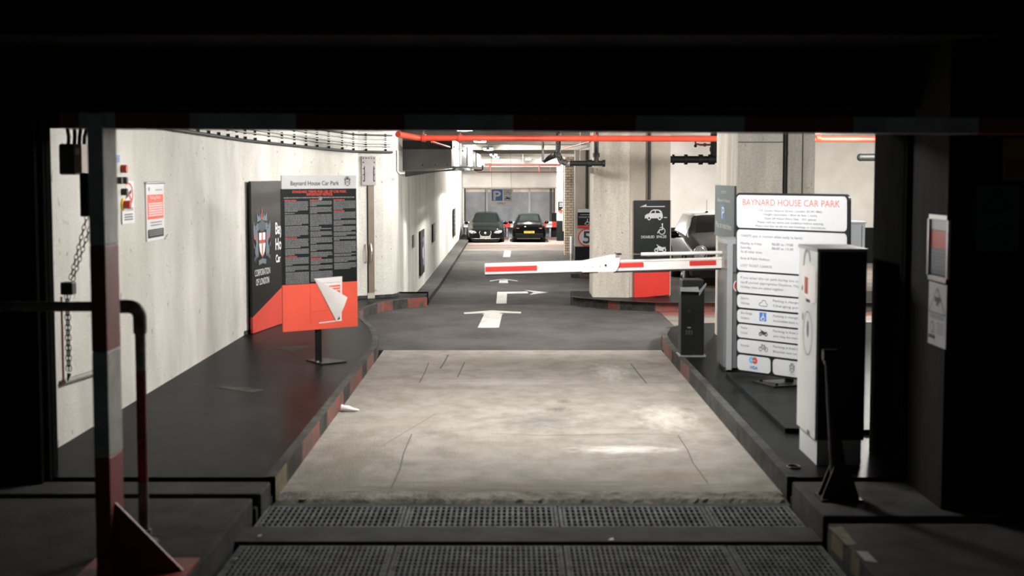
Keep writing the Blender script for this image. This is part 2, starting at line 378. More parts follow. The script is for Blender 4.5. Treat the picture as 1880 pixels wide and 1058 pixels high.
def crest(fr, mb, cx, cy, h, cb, cd, cr, cw, w):
    """city arms: cross shield between two winged supporters, helm and fan crest above, scroll below"""
    k = h
    S_ = [(-.13, .13), (.13, .13), (.13, -.1), (.10, -.22), (0, -.34), (-.10, -.22), (-.13, -.1)]
    for sgn in (-1, 1):
        def q(L): return [(cx + sgn * a * k, cy + b * k) for a, b in L]
        fr.poly(mb, q([(.15, -.3), (.26, -.34), (.30, -.2), (.24, -.05), (.3, .08), (.27, .2), (.2, .22), (.17, .1)]), cb, w)
        fr.poly(mb, q([(.22, .02), (.33, .02), (.36, .22), (.34, .36), (.30, .26), (.29, .34), (.26, .2)]), cb, w + .0004)
        fr.poly(mb, q([(.22, .0), (.28, .0), (.3, .1), (.26, .12)]), cr, w + .0006)
        fr.poly(mb, q([(.15, .16), (.2, .2), (.27, .24), (.2, .32), (.13, .28)]), cb, w + .0003)
        fr.poly(mb, q([(.28, -.16), (.35, -.14), (.37, -.02), (.34, -.06), (.30, -.08)]), cd, w + .0004)
        fr.poly(mb, q([(.14, -.26), (.32, -.4), (.34, -.32), (.26, -.28)]), cd, w + .0003)
        fr.poly(mb, q([(.02, .2), (.14, .18), (.16, .3), (.09, .34)]), cd, w + .0005)
        fr.poly(mb, q([(0.02, .36), (.2, .34), (.2, .5), (.12, .42), (.08, .5), (.05, .42)]), cb, w + .0004)
    fr.poly(mb, [(cx + a * k, cy + b * k) for a, b in [(-.08, .16), (.08, .16), (.09, .28), (.05, .36), (-.05, .36), (-.09, .28)]], cd, w + .0006)
    fr.poly(mb, [(cx + a * k, cy + b * k) for a, b in [(-.035, .38), (.035, .38), (.012, .54), (0, .64), (-.012, .54)]], cr, w + .0007)
    fr.poly(mb, [(cx + a * k, cy + b * k) for a, b in S_], cw, w + .0008)
    fr.poly(mb, [(cx + a * k, cy + b * k) for a, b in [(-.022, .13), (.022, .13), (.022, -.31), (0, -.34), (-.022, -.31)]], cr, w + .0012)
    fr.rect(mb, cx - .13 * k, cy - .07 * k, cx + .13 * k, cy - .005 * k, cr, w + .0014)
    fr.poly(mb, [(cx + a * k, cy + b * k) for a, b in [(-.16, -.38), (0, -.35), (.16, -.38), (.15, -.47), (0, -.44), (-.15, -.47)]], cb, w + .0009)
def icon_car(fr, mb, u, v, L, mt, dk, w):
    P = [(0, .1), (.02, .25), (.12, .32), (.24, .35), (.36, .5), (.5, .55), (.8, .54), (.93, .46), (1, .28), (1, .1)]
    fr.poly(mb, [(u + a * L, v + b * L) for a, b in P], mt, w)
    fr.poly(mb, [(u + a * L, v + b * L) for a, b in [(.32, .36), (.56, .36), (.56, .49), (.42, .48)]], dk, w + .002)
    fr.poly(mb, [(u + a * L, v + b * L) for a, b in [(.61, .36), (.86, .36), (.78, .48), (.61, .49)]], dk, w + .002)
    for cx in (.24, .83):
        fr.disc(mb, u + cx * L, v + .1 * L, .1 * L, mt, w + .003); fr.disc(mb, u + cx * L, v + .11 * L, .05 * L, dk, w + .004)
def icon_chair(fr, mb, u, v, h, mt, w):
    fr.ring(mb, u, v + .3 * h, .25 * h, .32 * h, mt, w, a0=-200, a1=70)
    fr.disc(mb, u + .02 * h, v + .92 * h, .08 * h, mt, w)
    fr.line(mb, [(u + .03 * h, v + .8 * h), (u + .05 * h, v + .45 * h)], .1 * h, mt, w + .001)
    fr.line(mb, [(u + .03 * h, v + .65 * h), (u - .2 * h, v + .6 * h)], .06 * h, mt, w + .001)
    fr.line(mb, [(u + .05 * h, v + .45 * h), (u - .25 * h, v + .42 * h), (u - .42 * h, v + .15 * h)], .09 * h, mt, w + .001)
def icon_moto(fr, mb, u, v, L, mt, w):
    for cx in (.17, .83): fr.ring(mb, u + cx * L, v + .18 * L, .09 * L, .17 * L, mt, w)
    fr.poly(mb, [(u + a * L, v + b * L) for a, b in [(.2, .3), (.34, .5), (.5, .48), (.62, .4), (1.0, .42), (.85, .32), (.78, .2), (.6, .12), (.4, .14), (.34, .3)]], mt, w + .001)
    fr.line(mb, [(u + .18 * L, v + .2 * L), (u + .34 * L, v + .52 * L), (u + .2 * L, v + .6 * L)], .05 * L, mt, w + .002)
def icon_bike(fr, mb, u, v, L, mt, w):
    for cx in (.2, .8): fr.ring(mb, u + cx * L, v + .2 * L, .15 * L, .19 * L, mt, w)
    fr.line(mb, [(u + .2 * L, v + .2 * L), (u + .36 * L, v + .5 * L), (u + .65 * L, v + .5 * L), (u + .5 * L, v + .2 * L), (u + .36 * L, v + .5 * L)], .035 * L, mt, w + .001)
    fr.line(mb, [(u + .5 * L, v + .2 * L), (u + .8 * L, v + .2 * L), (u + .65 * L, v + .5 * L), (u + .62 * L, v + .6 * L)], .035 * L, mt, w + .001)
    fr.line(mb, [(u + .3 * L, v + .58 * L), (u + .42 * L, v + .56 * L)], .05 * L, mt, w + .001)

# ================================================================== THE SETTING
ZC = 3.04
# --- near floor: slab, asphalt, ramp
mb = MB()
mb.box(-1.6, 1.86, 9.95, 18.2, -.3, 0, 'lane_concrete')
mb.box(-1.6, 1.86, 9.66, 9.97, -.3, -.012, 'threshold_concrete')
mb.box(-1.66, 1.86, 8.66, 9.02, -.3, 0.0, 'threshold_concrete')
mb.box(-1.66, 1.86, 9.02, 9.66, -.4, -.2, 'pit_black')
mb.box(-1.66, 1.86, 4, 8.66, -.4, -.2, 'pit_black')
# cracks and joints in the slab
def crack(pts, wd, mt='crack_dark'):
    P = [PZ(a, b, .0015) for a, b in pts]
    for a, b in zip(P, P[1:]):
        d = (b - a).normalized(); n = Vector((-d.y, d.x, 0)) * wd / 2
        mb.face([a + n, a - n, b - n, b + n], mt)
crack([(823, 651), (816, 665), (808, 677)], .018); crack([(816, 652), (830, 654)], .02)
crack([(787, 666), (780, 684), (770, 703)], .012); crack([(853, 665), (846, 680), (840, 693)], .012)
crack([(756, 797), (747, 818), (741, 833), (734, 862), (718, 897)], .009)
crack([(700, 803), (757, 797)], .006); crack([(757, 797), (860, 790)], .006)
crack([(1158, 668), (1172, 686), (1187, 704)], .016); crack([(1187, 702), (1245, 702)], .01)
crack([(900, 796), (1000, 800), (1100, 798), (1180, 797), (1250, 799)], .012)
crack([(1245, 800), (1262, 826), (1272, 850), (1300, 888)], .008); crack([(1270, 892), (1330, 889)], .006)
crack([(530, 906), (600, 906), (680, 904)], .022); crack([(650, 893), (720, 897)], .008)
crack([(745, 900), (900, 899), (1100, 902), (1240, 905)], .01); crack([(780, 703), (900, 700), (1100, 702), (1240, 704)], .009)
crack([(1075, 845), (1170, 838)], .006); crack([(800, 760), (700, 820)], .006)
struct('floor_slab', mb)
# rough broken front edge of the slab
mb = MB(); nx = 120; ny = 6; vs = []; fs = []
for j in range(ny + 1):
    for i in range(nx + 1):
        x = -1.58 + 3.42 * i / nx; y = 9.73 + .3 * j / ny
        z = .006 + random.uniform(-.004, .005) * (0.2 if j in (0, ny) else 1) - (.02 if j == 0 else 0)
        vs.append((x + random.uniform(-.01, .01), y + random.uniform(-.02, .02), z))
for j in range(ny):
    for i in range(nx): fs.append((j * (nx + 1) + i, j * (nx + 1) + i + 1, (j + 1) * (nx + 1) + i + 1, (j + 1) * (nx + 1) + i))
mb.add(vs, fs, 'rough_rubble')
struct('floor_broken_edge', mb)
mb = MB()
mb.box(-4.6, 9.5, 18.2, 24.5, -.3, 0, 'mid_asphalt')
ys = [24.5, 25, 25.5, 26, 28, 30, 32, 34, 36, 38, 40, 42, 44, 50, 58, 65.6]
for a, b in zip(ys, ys[1:]): mb.face([(-4, a, fz(a)), (3.2, a, fz(a)), (3.2, b, fz(b)), (-4, b, fz(b))], 'mid_asphalt')
struct('floor_road', mb)
mb = MB()
mb.box(-4, 3.2, 65.6, 80, -1.6, -1.25, 'far_concrete')
mb.box(-2.2, 3.0, 70.2, 71.0, -1.3, -1.246, 'red_line_paint'); mb.box(-2.2, 3.0, 76.6, 77.6, -1.3, -1.246, 'red_line_paint')
struct('floor_far_bays', mb)
mb = MB()
mb.prism([(2.34, 18.2), (3.9, 18.2), (9.5, 18.2), (9.5, 23.2), (2.34, 23.2)], -.02, .004, 'far_concrete')
mb.box(2.34, 9.5, 22.6, 23.15, -.01, .007, 'red_line_paint')
mb.box(2.4, 9.5, 21.0, 21.12, -.01, .007, 'white_worn_paint')
struct('floor_side_lane', mb)
mb = MB(); mb.prism([(2.45, 24.5), (9.5, 24.5), (9.5, 36.4), (2.45, 36.4)], -1.6, -.0, 'far_concrete'); struct('floor_side_bay', mb)

# --- painted road arrows
def pavepoly(mb, pts, mt='white_worn_paint', dz=.006): mb.face([PF(a, b, dz) for a, b in pts], mt)
mb = MB()
pavepoly(mb, [(877, 602), (916, 602), (922, 577), (889, 577)])
pavepoly(mb, [(851, 574), (903, 570), (903, 574.5), (853, 577)]); pavepoly(mb, [(903, 570), (957, 573), (956, 576), (903, 574.5)])
pavepoly(mb, [(884, 577.5), (903, 571), (926, 577.5)], dz=.005)
single('road_arrow', mb, 'nearest white arrow on the dark asphalt, pointing straight ahead', 'road marking', PF(900, 585), 'arrows painted down the lane')
mb = MB()
pavepoly(mb, [(911, 557.5), (930, 557.5), (931, 536), (913, 536)])
pavepoly(mb, [(931, 536), (968, 535.3), (970, 538.8), (930, 539.5)]); pavepoly(mb, [(962, 532.5), (1007, 537), (972, 541.5), (980, 537)])
single('road_arrow', mb, 'white painted arrow turning right with a horizontal head', 'road marking', PF(930, 545), 'arrows painted down the lane')
mb = MB()
pavepoly(mb, [(916, 520), (933, 520), (932, 514.5), (917, 514.5)]); pavepoly(mb, [(899, 517), (923, 513), (951, 517), (950, 515.4), (924, 512), (900, 515.4)])
single('road_arrow', mb, 'small flat white arrow just under the barrier arm tip, straight ahead', 'road marking', PF(925, 517), 'arrows painted down the lane')
mb = MB(); pavepoly(mb, [(923.5, 472), (936.5, 472), (938, 460.5), (926.5, 460.5)])
single('road_marking', mb, 'short pale bar on the asphalt edge in front of the two parked cars', 'road marking', PF(930, 468))
mb = MB(); pavepoly(mb, [(934.5, 446.5), (939.5, 446.5), (938.5, 432), (933.5, 432)])
single('bay_divider_line', mb, 'thin white bay line between the two dark parked cars', 'road marking', PF(936, 445))

# --- left pavement, kerbs
LK = [(-1.6, 9.82), (-1.6, 17.3), (-1.66, 18.2), (-1.84, 19.5), (-2.16, 21.0), (-2.27, 21.7), (-2.2, 22.6), (-2.05, 23.4), (-1.7, 23.95), (-1.4, 24.2)]
mb = MB(); mb.prism([(-4.6, 9.82)] + [(a - .05, b) for a, b in LK] + [(-1.45, 25.4), (-4.6, 25.4)], -.3, .148, 'pavement_asphalt')
mb.prism([tuple(PZ(a, b, .15)[:2]) for a, b in [(400, 712), (425, 708), (487, 716), (462, 721)]], .14, .151, 'kerb_stone')
mb.prism([tuple(PZ(a, b, .15)[:2]) for a, b in [(505, 640), (540, 634), (568, 638), (535, 645)]], .14, .1505, 'kerb_stone')
struct('floor_left_pavement', mb)
def resample(path, cuts):
    """split a plan path at the given distances"""
    out = []; acc = 0
    for (a, b) in zip(path, path[1:]):
        A, B = Vector((*a, 0)), Vector((*b, 0)); L = (B - A).length
        out.append((acc, A)); 
        for c in sorted(cuts):
            if acc + 1e-4 < c < acc + L - 1e-4: out.append((c, A.lerp(B, (c - acc) / L)))
        acc += L
    out.append((acc, Vector((*path[-1], 0)))); return out
def kerb(path, wd, z0, z1, segs, default, zf=lambda y: 0):
    mb = MB(); cuts = [s for sg in segs for s in sg[:2]]; pts = resample(path, cuts); n = len(pts)
    nrm = []
    for i in range(n):
        d = (pts[min(i + 1, n - 1)][1] - pts[max(i - 1, 0)][1]).normalized(); nrm.append(Vector((-d.y, d.x, 0)))
    for i in range(n - 1):
        mid = (pts[i][0] + pts[i + 1][0]) / 2; mt = default
        for a, b, m_ in segs:
            if a <= mid <= b: mt = m_
        p, q = pts[i][1], pts[i + 1][1]; pi, qi = p + nrm[i] * wd, q + nrm[i + 1] * wd
        def Z(v, z): return Vector((v.x, v.y, z + zf(v.y)))
        mb.add([Z(p, z0), Z(q, z0), Z(q, z1), Z(p, z1), Z(pi, z1), Z(qi, z1)], [(0, 1, 2, 3)], mt)
        mb.add([Z(p, z1), Z(q, z1), Z(qi, z1), Z(pi, z1)], [(0, 1, 2, 3)], 'kerb_stone')
    return mb
o0 = 9.82
segs = [(.0, .5, 'yellow_worn_paint'), (11.1 - o0, 12.1 - o0, 'red_kerb_paint'), (12.6 - o0, 13.85 - o0, 'red_kerb_paint'), (14.4 - o0, 15.6 - o0, 'red_kerb_paint'), (16.1 - o0, 16.9 - o0, 'red_kerb_paint'),
        (11.3, 12.3, 'red_kerb_paint'), (13.3, 13.9, 'red_kerb_paint'), (14.3, 14.9, 'red_kerb_paint')]
mb = kerb(LK, .07, -.02, .152, segs, 'black_kerb_paint'); struct('trim_1', mb)
# lower platforms in front of the shutter line
mb = MB(); mb.box(-9, -1.62, 9.36, 9.74, -.3, .135, 'threshold_concrete'); mb.box(-9, -1.66, 4, 9.28, -.3, .125, 'threshold_concrete')
mb.box(-9, -1.64, 9.28, 9.36, -.3, .06, 'pit_black'); mb.box(-9, -1.62, 9.74, 9.82, -.3, .03, 'pit_black')
struct('floor_left_threshold', mb, .012)
mb = MB(); mb.box(1.88, 9, 8.75, 9.74, -.3, .135, 'threshold_concrete'); mb.box(1.9, 9, 8.62, 8.75, -.3, .03, 'pit_black'); mb.box(1.88, 9, 9.74, 9.82, -.3, .03, 'pit_black')
mb.box(1.88, 9, 3, 8.62, -.3, .12, 'threshold_concrete')
mb.face([PZ(a, b, .122) for a, b in [(1521, 968), (1546, 967), (1573, 1000), (1553, 1001)]], 'yellow_worn_paint')
mb.face([PZ(a, b, .122) for a, b in [(1572, 1012), (1592, 1013), (1612, 1033), (1588, 1030)]], 'white_worn_paint')
for a, b in ((8.5, 8.2), (8.0, 7.8)): mb.face([(1.878, a, 0), (1.878, b, 0), (1.878, b, .115), (1.878, a, .115)], 'yellow_worn_paint')
struct('floor_right_threshold', mb, .01)
# --- right island
RK = [(1.86, 9.82), (1.86, 17.6), (1.9, 18.6), (2.05, 19.5), (2.4, 20.0), (3.0, 20.15), (9.4, 20.2)]
mb = MB(); mb.prism([(a + .05, b - (.05 if b > 19.9 else 0)) for a, b in RK] + [(9.4, 9.82)], -.3, .148, 'pavement_asphalt'); struct('floor_right_island', mb)
mb = MB(); r = kerb([(p[0], p[1]) for p in RK], -.07, -.02, .152, [(0, .3, 'black_kerb_paint'), (5.5, 6.3, 'red_kerb_paint'), (7.2, 8.6, 'red_kerb_paint')], 'kerb_stone'); struct('trim_2', r)
# --- column island
CI = [(1.02, 25.6), (1.02, 24.5), (1.2, 24.15), (1.7, 23.65), (2.3, 23.35), (3.2, 23.3), (9.4, 23.3), (9.4, 25.6)]
mb = MB(); mb.prism(CI, -1.7, .146, 'pavement_asphalt'); struct('floor_column_island', mb)
r = kerb(CI[1:-1][::1], -.08, -.02, .15, [(0, .35, 'kerb_stone'), (.9, 1.15, 'red_kerb_paint'), (1.15, 1.75, 'black_kerb_paint'), (1.75, 2.35, 'red_kerb_paint'), (2.5, 2.7, 'red_kerb_paint')], 'black_kerb_paint')
# kerb builds its face on the left of the path; shift a touch outward so it covers the island
for v in r.v: v.y -= .004
struct('trim_3', r)
# --- far left strip pavement (follows the ramp)
FWX = lambda Y: -1.92 + (-2.62 + 1.92) * min(1, (Y - 24.4) / 13.)   # wall foot
mb = MB(); ys = [25.4, 26, 30, 36, 40, 44, 60, 79.9]
for a, b in zip(ys, ys[1:]):
    ka = -1.45 - .72 * min(1, (a - 25.4) / 12); kb = -1.45 - .72 * min(1, (b - 25.4) / 12)
    za, zb = fz(a) + .14, fz(b) + .14
    mb.face([(-3, a, za), (ka, a, za), (kb, b, zb), (-3, b, zb)], 'kerb_stone'); mb.face([(ka, a, za - .18), (ka, a, za), (kb, b, zb), (kb, b, zb - .18)], 'black_kerb_paint')
mb.box(-3, -1.45, 25.1, 25.4, -.4, .148, 'kerb_stone')
struct('floor_far_strip', mb)

# --- walls
LW = [(-3.4, 9.95), (-3.4, 18.55), (-3.36, 18.9), (-3.12, 20.7), (-2.86, 22.4), (-2.6, 23.7), (-2.5, 23.98), (-2.12, 24.2), (-1.99, 24.32), (-1.93, 24.5), (-1.92, 24.8)] + [(FWX(y), y) for y in (28, 33, 37.4)] + [(-2.66, 79.9)]
mb = MB()
out = [(a - .4, b + (.0)) for a, b in LW][::-1]
out = [(-5, 79.9), (-5, 9.95)]
mb.prism(LW + out, -1.7, ZC + .2, 'wall_paint'); struct('wall_left', mb)
# dark tar skirting along the wall foot
mb = MB()
for (a, b), (c, d) in zip(LW[1:10], LW[2:11]):
    n = Vector((d - b, -(c - a), 0)).normalized() * .006
    mb.add([(a + n.x, b + n.y, .145), (c + n.x, d + n.y, .145), (c + n.x, d + n.y, .20), (a + n.x, b + n.y, .20)], [(0, 1, 2, 3)], 'kerb_stone')
struct('baseboard_left', mb)
mb = MB()  # right-hand walls
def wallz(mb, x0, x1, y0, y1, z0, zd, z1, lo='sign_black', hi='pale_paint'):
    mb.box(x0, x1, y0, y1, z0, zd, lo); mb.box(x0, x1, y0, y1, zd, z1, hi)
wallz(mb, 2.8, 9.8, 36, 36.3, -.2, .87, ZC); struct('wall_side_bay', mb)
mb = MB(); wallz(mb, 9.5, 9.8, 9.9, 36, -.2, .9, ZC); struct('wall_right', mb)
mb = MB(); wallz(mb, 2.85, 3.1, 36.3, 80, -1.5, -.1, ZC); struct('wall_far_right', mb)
# back wall with its opening
BY = 79.6
def bz(py): return PY(940, py, BY).z
def bx(px): return PY(px, 400, BY).x
mb = MB()
mb.box(-3, 3.1, BY, BY + .3, bz(345), ZC + .2, 'pale_paint')
mb.box(-3, bx(852), BY, BY + .3, -1.4, bz(345), 'pale_paint'); mb.box(bx(1019), 3.1, BY, BY + .3, -1.4, bz(345), 'pale_paint')
mb.box(bx(1013), bx(1022), BY - .05, BY, -1.4, bz(391), 'sign_black'); mb.box(-2.7, 2.7, BY - .03, BY, bz(346), bz(343.5), 'tan_paint')
struct('wall_back', mb)
mb = MB(); mb.box(bx(852), bx(1019), BY + .22, BY + .3, -1.4, bz(345), 'panel_steel')
mb.box(bx(852), bx(1019), BY + .19, BY + .22, bz(353), bz(345), 'tan_paint')
for px in (853, 894, 935, 972, 1011, 1018):
    wd = .11 if px not in (935,) else .02
    mb.box(bx(px) - wd / 2 + (.05 if px == 853 else 0), bx(px) + wd / 2, BY + .08, BY + .2, -1.4, bz(345), 'dark_concrete' if px in (853, 1011, 1018) else 'duct_steel')
struct('window_1', mb)
# ceiling, cross beams, lintel, outer piers
mb = MB(); mb.box(-5, 9.8, 10.6, 80, ZC, ZC + .3, 'ceiling_paint')
struct('ceiling', mb)
mb = MB()
for k, y in enumerate((29, 37, 45, 53, 61, 69)): mb.box(-2.7, 2.9, y, y + .5, 2.93 - .012 * k, ZC, 'ceiling_paint')
mb.box(-2.7, 2.9, 76, 79, 2.52, ZC, 'duct_steel')
struct('ceiling_beams', mb)
mb = MB(); mb.box(-12, 12, 9.95, 10.6, 2.52, 4.2, 'shade_black'); mb.box(-12, 12, 9.6, 9.95, 2.62, 2.95, 'shade_black')
mb.box(-12, 12, 8.6, 9.6, 3.0, 3.3, 'pier_concrete'); mb.box(-12, 12, 2, 8.6, 3.55, 3.8, 'shade_black')
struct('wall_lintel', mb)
mb = MB(); mb.box(-9, -3.13, 9.66, 9.95, .0, 4.2, 'shade_black'); mb.box(-3.42, -3.13, 9.95, 10.02, 0, 4.2, 'shade_black'); struct('wall_front_left', mb)
mb = MB(); mb.box(2.64, 2.9, 8.92, 9.7, 0, 4.2, 'pier_concrete'); mb.box(2.9, 12, 8.92, 9.7, 0, 4.2, 'shade_black'); mb.box(2.64, 12, 9.7, 10.75, 0, 4.2, 'shade_black'); struct('wall_front_right', mb)  # shade of the pier and its reveal put into their dark colours
# steel guide channel of the roller shutter, both sides
for sx_, xx in ((-1, -3.13), (1, 2.64)):
    mb = MB(); a, b = sorted((xx, xx - sx_ * .03)); mb.box(a, b, 9.74, 9.80, .14, 2.6, 'shade_black'); mb.box(a, b, 9.82, 9.88, .14, 2.6, 'shade_black')
    a, b = sorted((xx, xx - sx_ * .02)); mb.box(a, b, 9.8, 9.82, .14, 2.6, 'shade_black')
    single('shutter_guide', mb, 'black steel roller shutter guide at the %s edge of the opening' % ('left' if sx_ < 0 else 'right'), 'shutter guide', (xx, 9.8, .14), 'roller shutter guides')

# --- columns
mb = MB()
mb.prism([(1.34, 24.32), (1.92, 24.25), (1.95, 24.3), (1.95, 25.4), (1.34, 25.4)], .1, ZC, 'column_concrete'); struct('wall_column_centre', mb, .01)
mb = MB(); mb.prism([(1.952, 24.31), (2.635, 24.54), (2.66, 25.4), (1.952, 25.4)], .1, ZC, 'tan_paint'); struct('wall_column_tan', mb)
mb = MB(); mb.prism([(2.60, 17.0), (3.12, 17.0), (3.12, 18.75), (2.60, 18.75)], .1, ZC, 'column_concrete'); mb.prism([(3.19, 17.05), (3.50, 17.05), (3.50, 18.7), (3.19, 18.7)], .1, ZC, 'column_concrete')
mb.box(3.1, 3.2, 17.3, 18, .1, ZC, 'pit_black'); mb.box(3.35, 3.36, 17.04, 17.06, .1, ZC, 'crack_dark'); mb.box(2.6, 3.12, 16.995, 17.01, 2.55, 2.56, 'crack_dark')
struct('wall_column_right', mb, .008)
def zat(py, Y): return PY(940, py, Y).z
def xat(px, Y, py=400): return PY(px, py, Y).x
Y5 = 49.0
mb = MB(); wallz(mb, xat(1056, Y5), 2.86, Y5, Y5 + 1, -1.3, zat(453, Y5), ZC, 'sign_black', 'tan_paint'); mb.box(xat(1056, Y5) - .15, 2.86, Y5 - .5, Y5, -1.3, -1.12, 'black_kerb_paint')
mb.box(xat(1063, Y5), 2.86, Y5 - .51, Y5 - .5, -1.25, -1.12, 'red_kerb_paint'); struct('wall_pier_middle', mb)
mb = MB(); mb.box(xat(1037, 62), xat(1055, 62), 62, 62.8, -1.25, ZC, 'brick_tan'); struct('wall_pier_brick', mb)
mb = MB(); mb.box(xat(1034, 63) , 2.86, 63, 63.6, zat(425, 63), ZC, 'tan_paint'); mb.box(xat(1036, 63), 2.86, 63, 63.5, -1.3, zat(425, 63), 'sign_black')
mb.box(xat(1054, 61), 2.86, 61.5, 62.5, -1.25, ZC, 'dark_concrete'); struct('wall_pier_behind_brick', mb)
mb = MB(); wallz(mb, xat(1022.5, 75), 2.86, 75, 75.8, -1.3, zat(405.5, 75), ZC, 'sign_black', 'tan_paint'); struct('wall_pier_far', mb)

# ================================================================== CEILING LAMPS
GL = 'strip lights along the ceiling'
where = ['just inside the entrance, nearest the camera', 'between the ticket pillar and the notice board', 'right above the red sprinkler pipe', 'first one visible beyond the red pipe', 'second one visible beyond the red pipe',
         'third one visible beyond the red pipe', 'near the far end of the ceiling row', 'above the two parked cars', 'above the ticket island', 'above the side bay with the small car', 'added unseen right of the entrance to brighten the right column']
for (x, y, z, L, wt), wh in zip(LAMPS, where):
    t = thing('strip_light', 'white fluorescent strip light on the ceiling, ' + wh, 'light', (x, y, z), GL)
    mb = MB(); mb.box(x - .14, x + .14, y - L / 2 - .03, y + L / 2 + .03, z + .045, z + .1, 'machine_pale')
    for s_ in (-1, 1): mb.box(x - .05, x + .05, y + s_ * (L / 2 + .01) - .02, y + s_ * (L / 2 + .01) + .02, z - .01, z + .05, 'machine_pale')
    mb.box(x - .01, x + .01, y - .4, y - .38, z + .1, ZC, 'galvanised'); mb.box(x - .01, x + .01, y + .38, y + .4, z + .1, ZC, 'galvanised')
    part('housing', mb, t)
    for s_ in (-1, 1):
        mb = MB(); mb.box(x + (.005 if s_ > 0 else -.13), x + (.13 if s_ > 0 else -.005), y - L / 2, y + L / 2, z - .0, z + .045, 'tube_glow'); part('diffuser', mb, t, None, .01)
    for s_ in (-1, 1):   # the tubes throw light down and to both sides
        ld = bpy.data.lights.new('strip_lamp', 'AREA'); ld.shape = 'RECTANGLE'; ld.size = .06; ld.size_y = L; ld.energy = wt * .62; ld.color = (1, .965, .92)
        lo = bpy.data.objects.new('strip_lamp', ld); COL.objects.link(lo); lo.location = (s_ * .05, 0, -.045); lo.rotation_euler = (0, -s_ * math.radians(52), 0); lo.parent = t

# ================================================================== GRATES
def grate(x0, x1, y0, y1, dx, ny, bw, label, grp):
    mb = MB(); zt = -.004
    for a, b in ((x0, x0 + .02), (x1 - .02, x1)): mb.box(a, b, y0, y1, -.05, zt, 'grate_steel')
    n = int((x1 - x0) / dx)
    for i in range(1, n): 
        x = x0 + (x1 - x0) * i / n; mb.box(x - bw / 2, x + bw / 2, y0, y1, -.04, zt, 'grate_steel')
    for j in range(ny + 1):
        y = y0 + (y1 - y0) * j / ny; h = .03 if j in (0, ny) else .022
        mb.box(x0, x1, y - h / 2 + (h / 2 if j == 0 else -h / 2 if j == ny else 0), y + h / 2 + (h / 2 if j == 0 else -h / 2 if j == ny else 0), -.045, zt - .001, 'grate_steel')
    return single('drain_grate', mb, label, 'drain grate', ((x0 + x1) / 2, y0, -.05), grp)
xs = [-1.62, -.69, .3, 1.27, 1.84]
nm = ['leftmost panel of the far row, beside the left kerb', 'second panel from the left in the far row', 'third panel from the left in the far row', 'short rightmost panel of the far row']
for k in range(4): grate(xs[k] + .004, xs[k + 1] - .004, 9.04, 9.62, .036, 6, .016, 'steel drain grate with small holes, ' + nm[k], 'steel grates across the entrance')
nm = ['leftmost panel', 'second panel from the left', 'third panel from the left', 'rightmost panel']
for k in range(4): grate(xs[k] + .004, xs[k + 1] - .004, 7.55, 8.58, .03, 14, .014, 'dark drain grate nearest the camera, ' + nm[k], 'dark grates nearest the camera')

# ================================================================== HEIGHT GATE (red and white post with cross beam)
t = thing('height_limit_gate', 'tall red and white banded steel post with long dark cross beam overhead', 'height barrier', (-2.1, 7.5, .125))
GX0, GX1, GYa, GYb = -2.135, -2.055, 7.42, 7.68
bands = [(2.5, 1.72, 'post_white'), (1.72, 1.225, 'post_red'), (1.225, .77, 'post_white'), (.77, .125, 'post_red')]
mb = MB()
def zpost(py): return PY(205, py, 7.5).z
zs = [2.5, zpost(450), zpost(643), zpost(836), .125]
for k in range(4): mb.box(GX0, GX1, GYa, GYb, zs[k + 1], zs[k], ('post_white', 'post_red')[k % 2])
part('post', mb, t, 'red and white banded post', .006)
mb = MB(); mb.slab([(GX1, 7.5, .125), (GX1 + .36, 7.5, .125), (GX1, 7.5, .5)], (0, .02, 0), 'post_red'); mb.box(GX0 - .1, GX1 + .38, 7.36, 7.76, .125, .14, 'post_red'); part('foot_gusset', mb, t)
mb = MB(); x = -2.28; k = 1
edges = [-2.28, -2.18, -2.0, xat(355, 7.5), xat(548, 7.5), xat(745, 7.5), xat(942, 7.5), xat(1165, 7.5), xat(1362, 7.5), xat(1560, 7.5), 2.35, 2.9]
for i, (a, b) in enumerate(zip(edges, edges[1:])):
    def zb(x): return 2.425 - .006 * (x + 2.1)
    mt = 'post_white' if i % 2 else 'post_red'
    mb.hexa([(a, 7.45, zb(a)), (b, 7.45, zb(b)), (b, 7.65, zb(b)), (a, 7.65, zb(a)), (a, 7.45, zb(a) + .08), (b, 7.45, zb(b) + .08), (b, 7.65, zb(b) + .08), (a, 7.65, zb(a) + .08)], mt)
part('cross_beam', mb, t)
mb = MB(); mb.box(2.82, 2.9, 7.42, 7.68, .12, 2.5, 'post_red'); part('post', mb, t)
# handrail with red band
t = thing('pipe_handrail', 'grey pipe handrail with elbow and red painted band by the gate post', 'handrail', (-2.07, 8.15, .125))
RX, RY, RZ = xat(261, 8.15, 800), 8.15, PY(262, 563, 8.15).z
arc = [(RX - .06 + .06 * math.sin(a), RY, RZ - .06 + .06 * math.cos(a)) for a in [math.pi / 2 * k / 6 for k in range(7)]]
mb = MB(); mb.tube([(-3.6, RY, RZ), (RX - .08, RY, RZ)], .028, 'rail_grey', 16); part('top_rail', mb, t)
mb = MB(); mb.tube([(RX - .15, RY, RZ), (RX - .1, RY, RZ)] + arc + [(RX, RY, RZ - .1), (RX, RY, RZ - .15)], .038, 'rail_grey', 16); part('elbow', mb, t)
zr0, zr1 = PY(262, 680, 8.15).z, PY(262, 885, 8.15).z
for a, b, m_ in ((RZ - .13, zr0, 'rail_grey'), (zr0, zr1, 'scaffold_red'), (zr1, .13, 'rail_grey')):
    mb = MB(); mb.tube([(RX, RY, b), (RX, RY, a)], .029, m_, 16); part('upright', mb, t, 'red painted pipe section' if m_ == 'scaffold_red' else None)
mb = MB(); mb.cyl((RX, RY, .125), (RX, RY, .2), .042, 'rail_grey'); mb.cyl((RX, RY, .122), (RX, RY, .135), .08, 'rail_grey'); part('base_socket', mb, t)
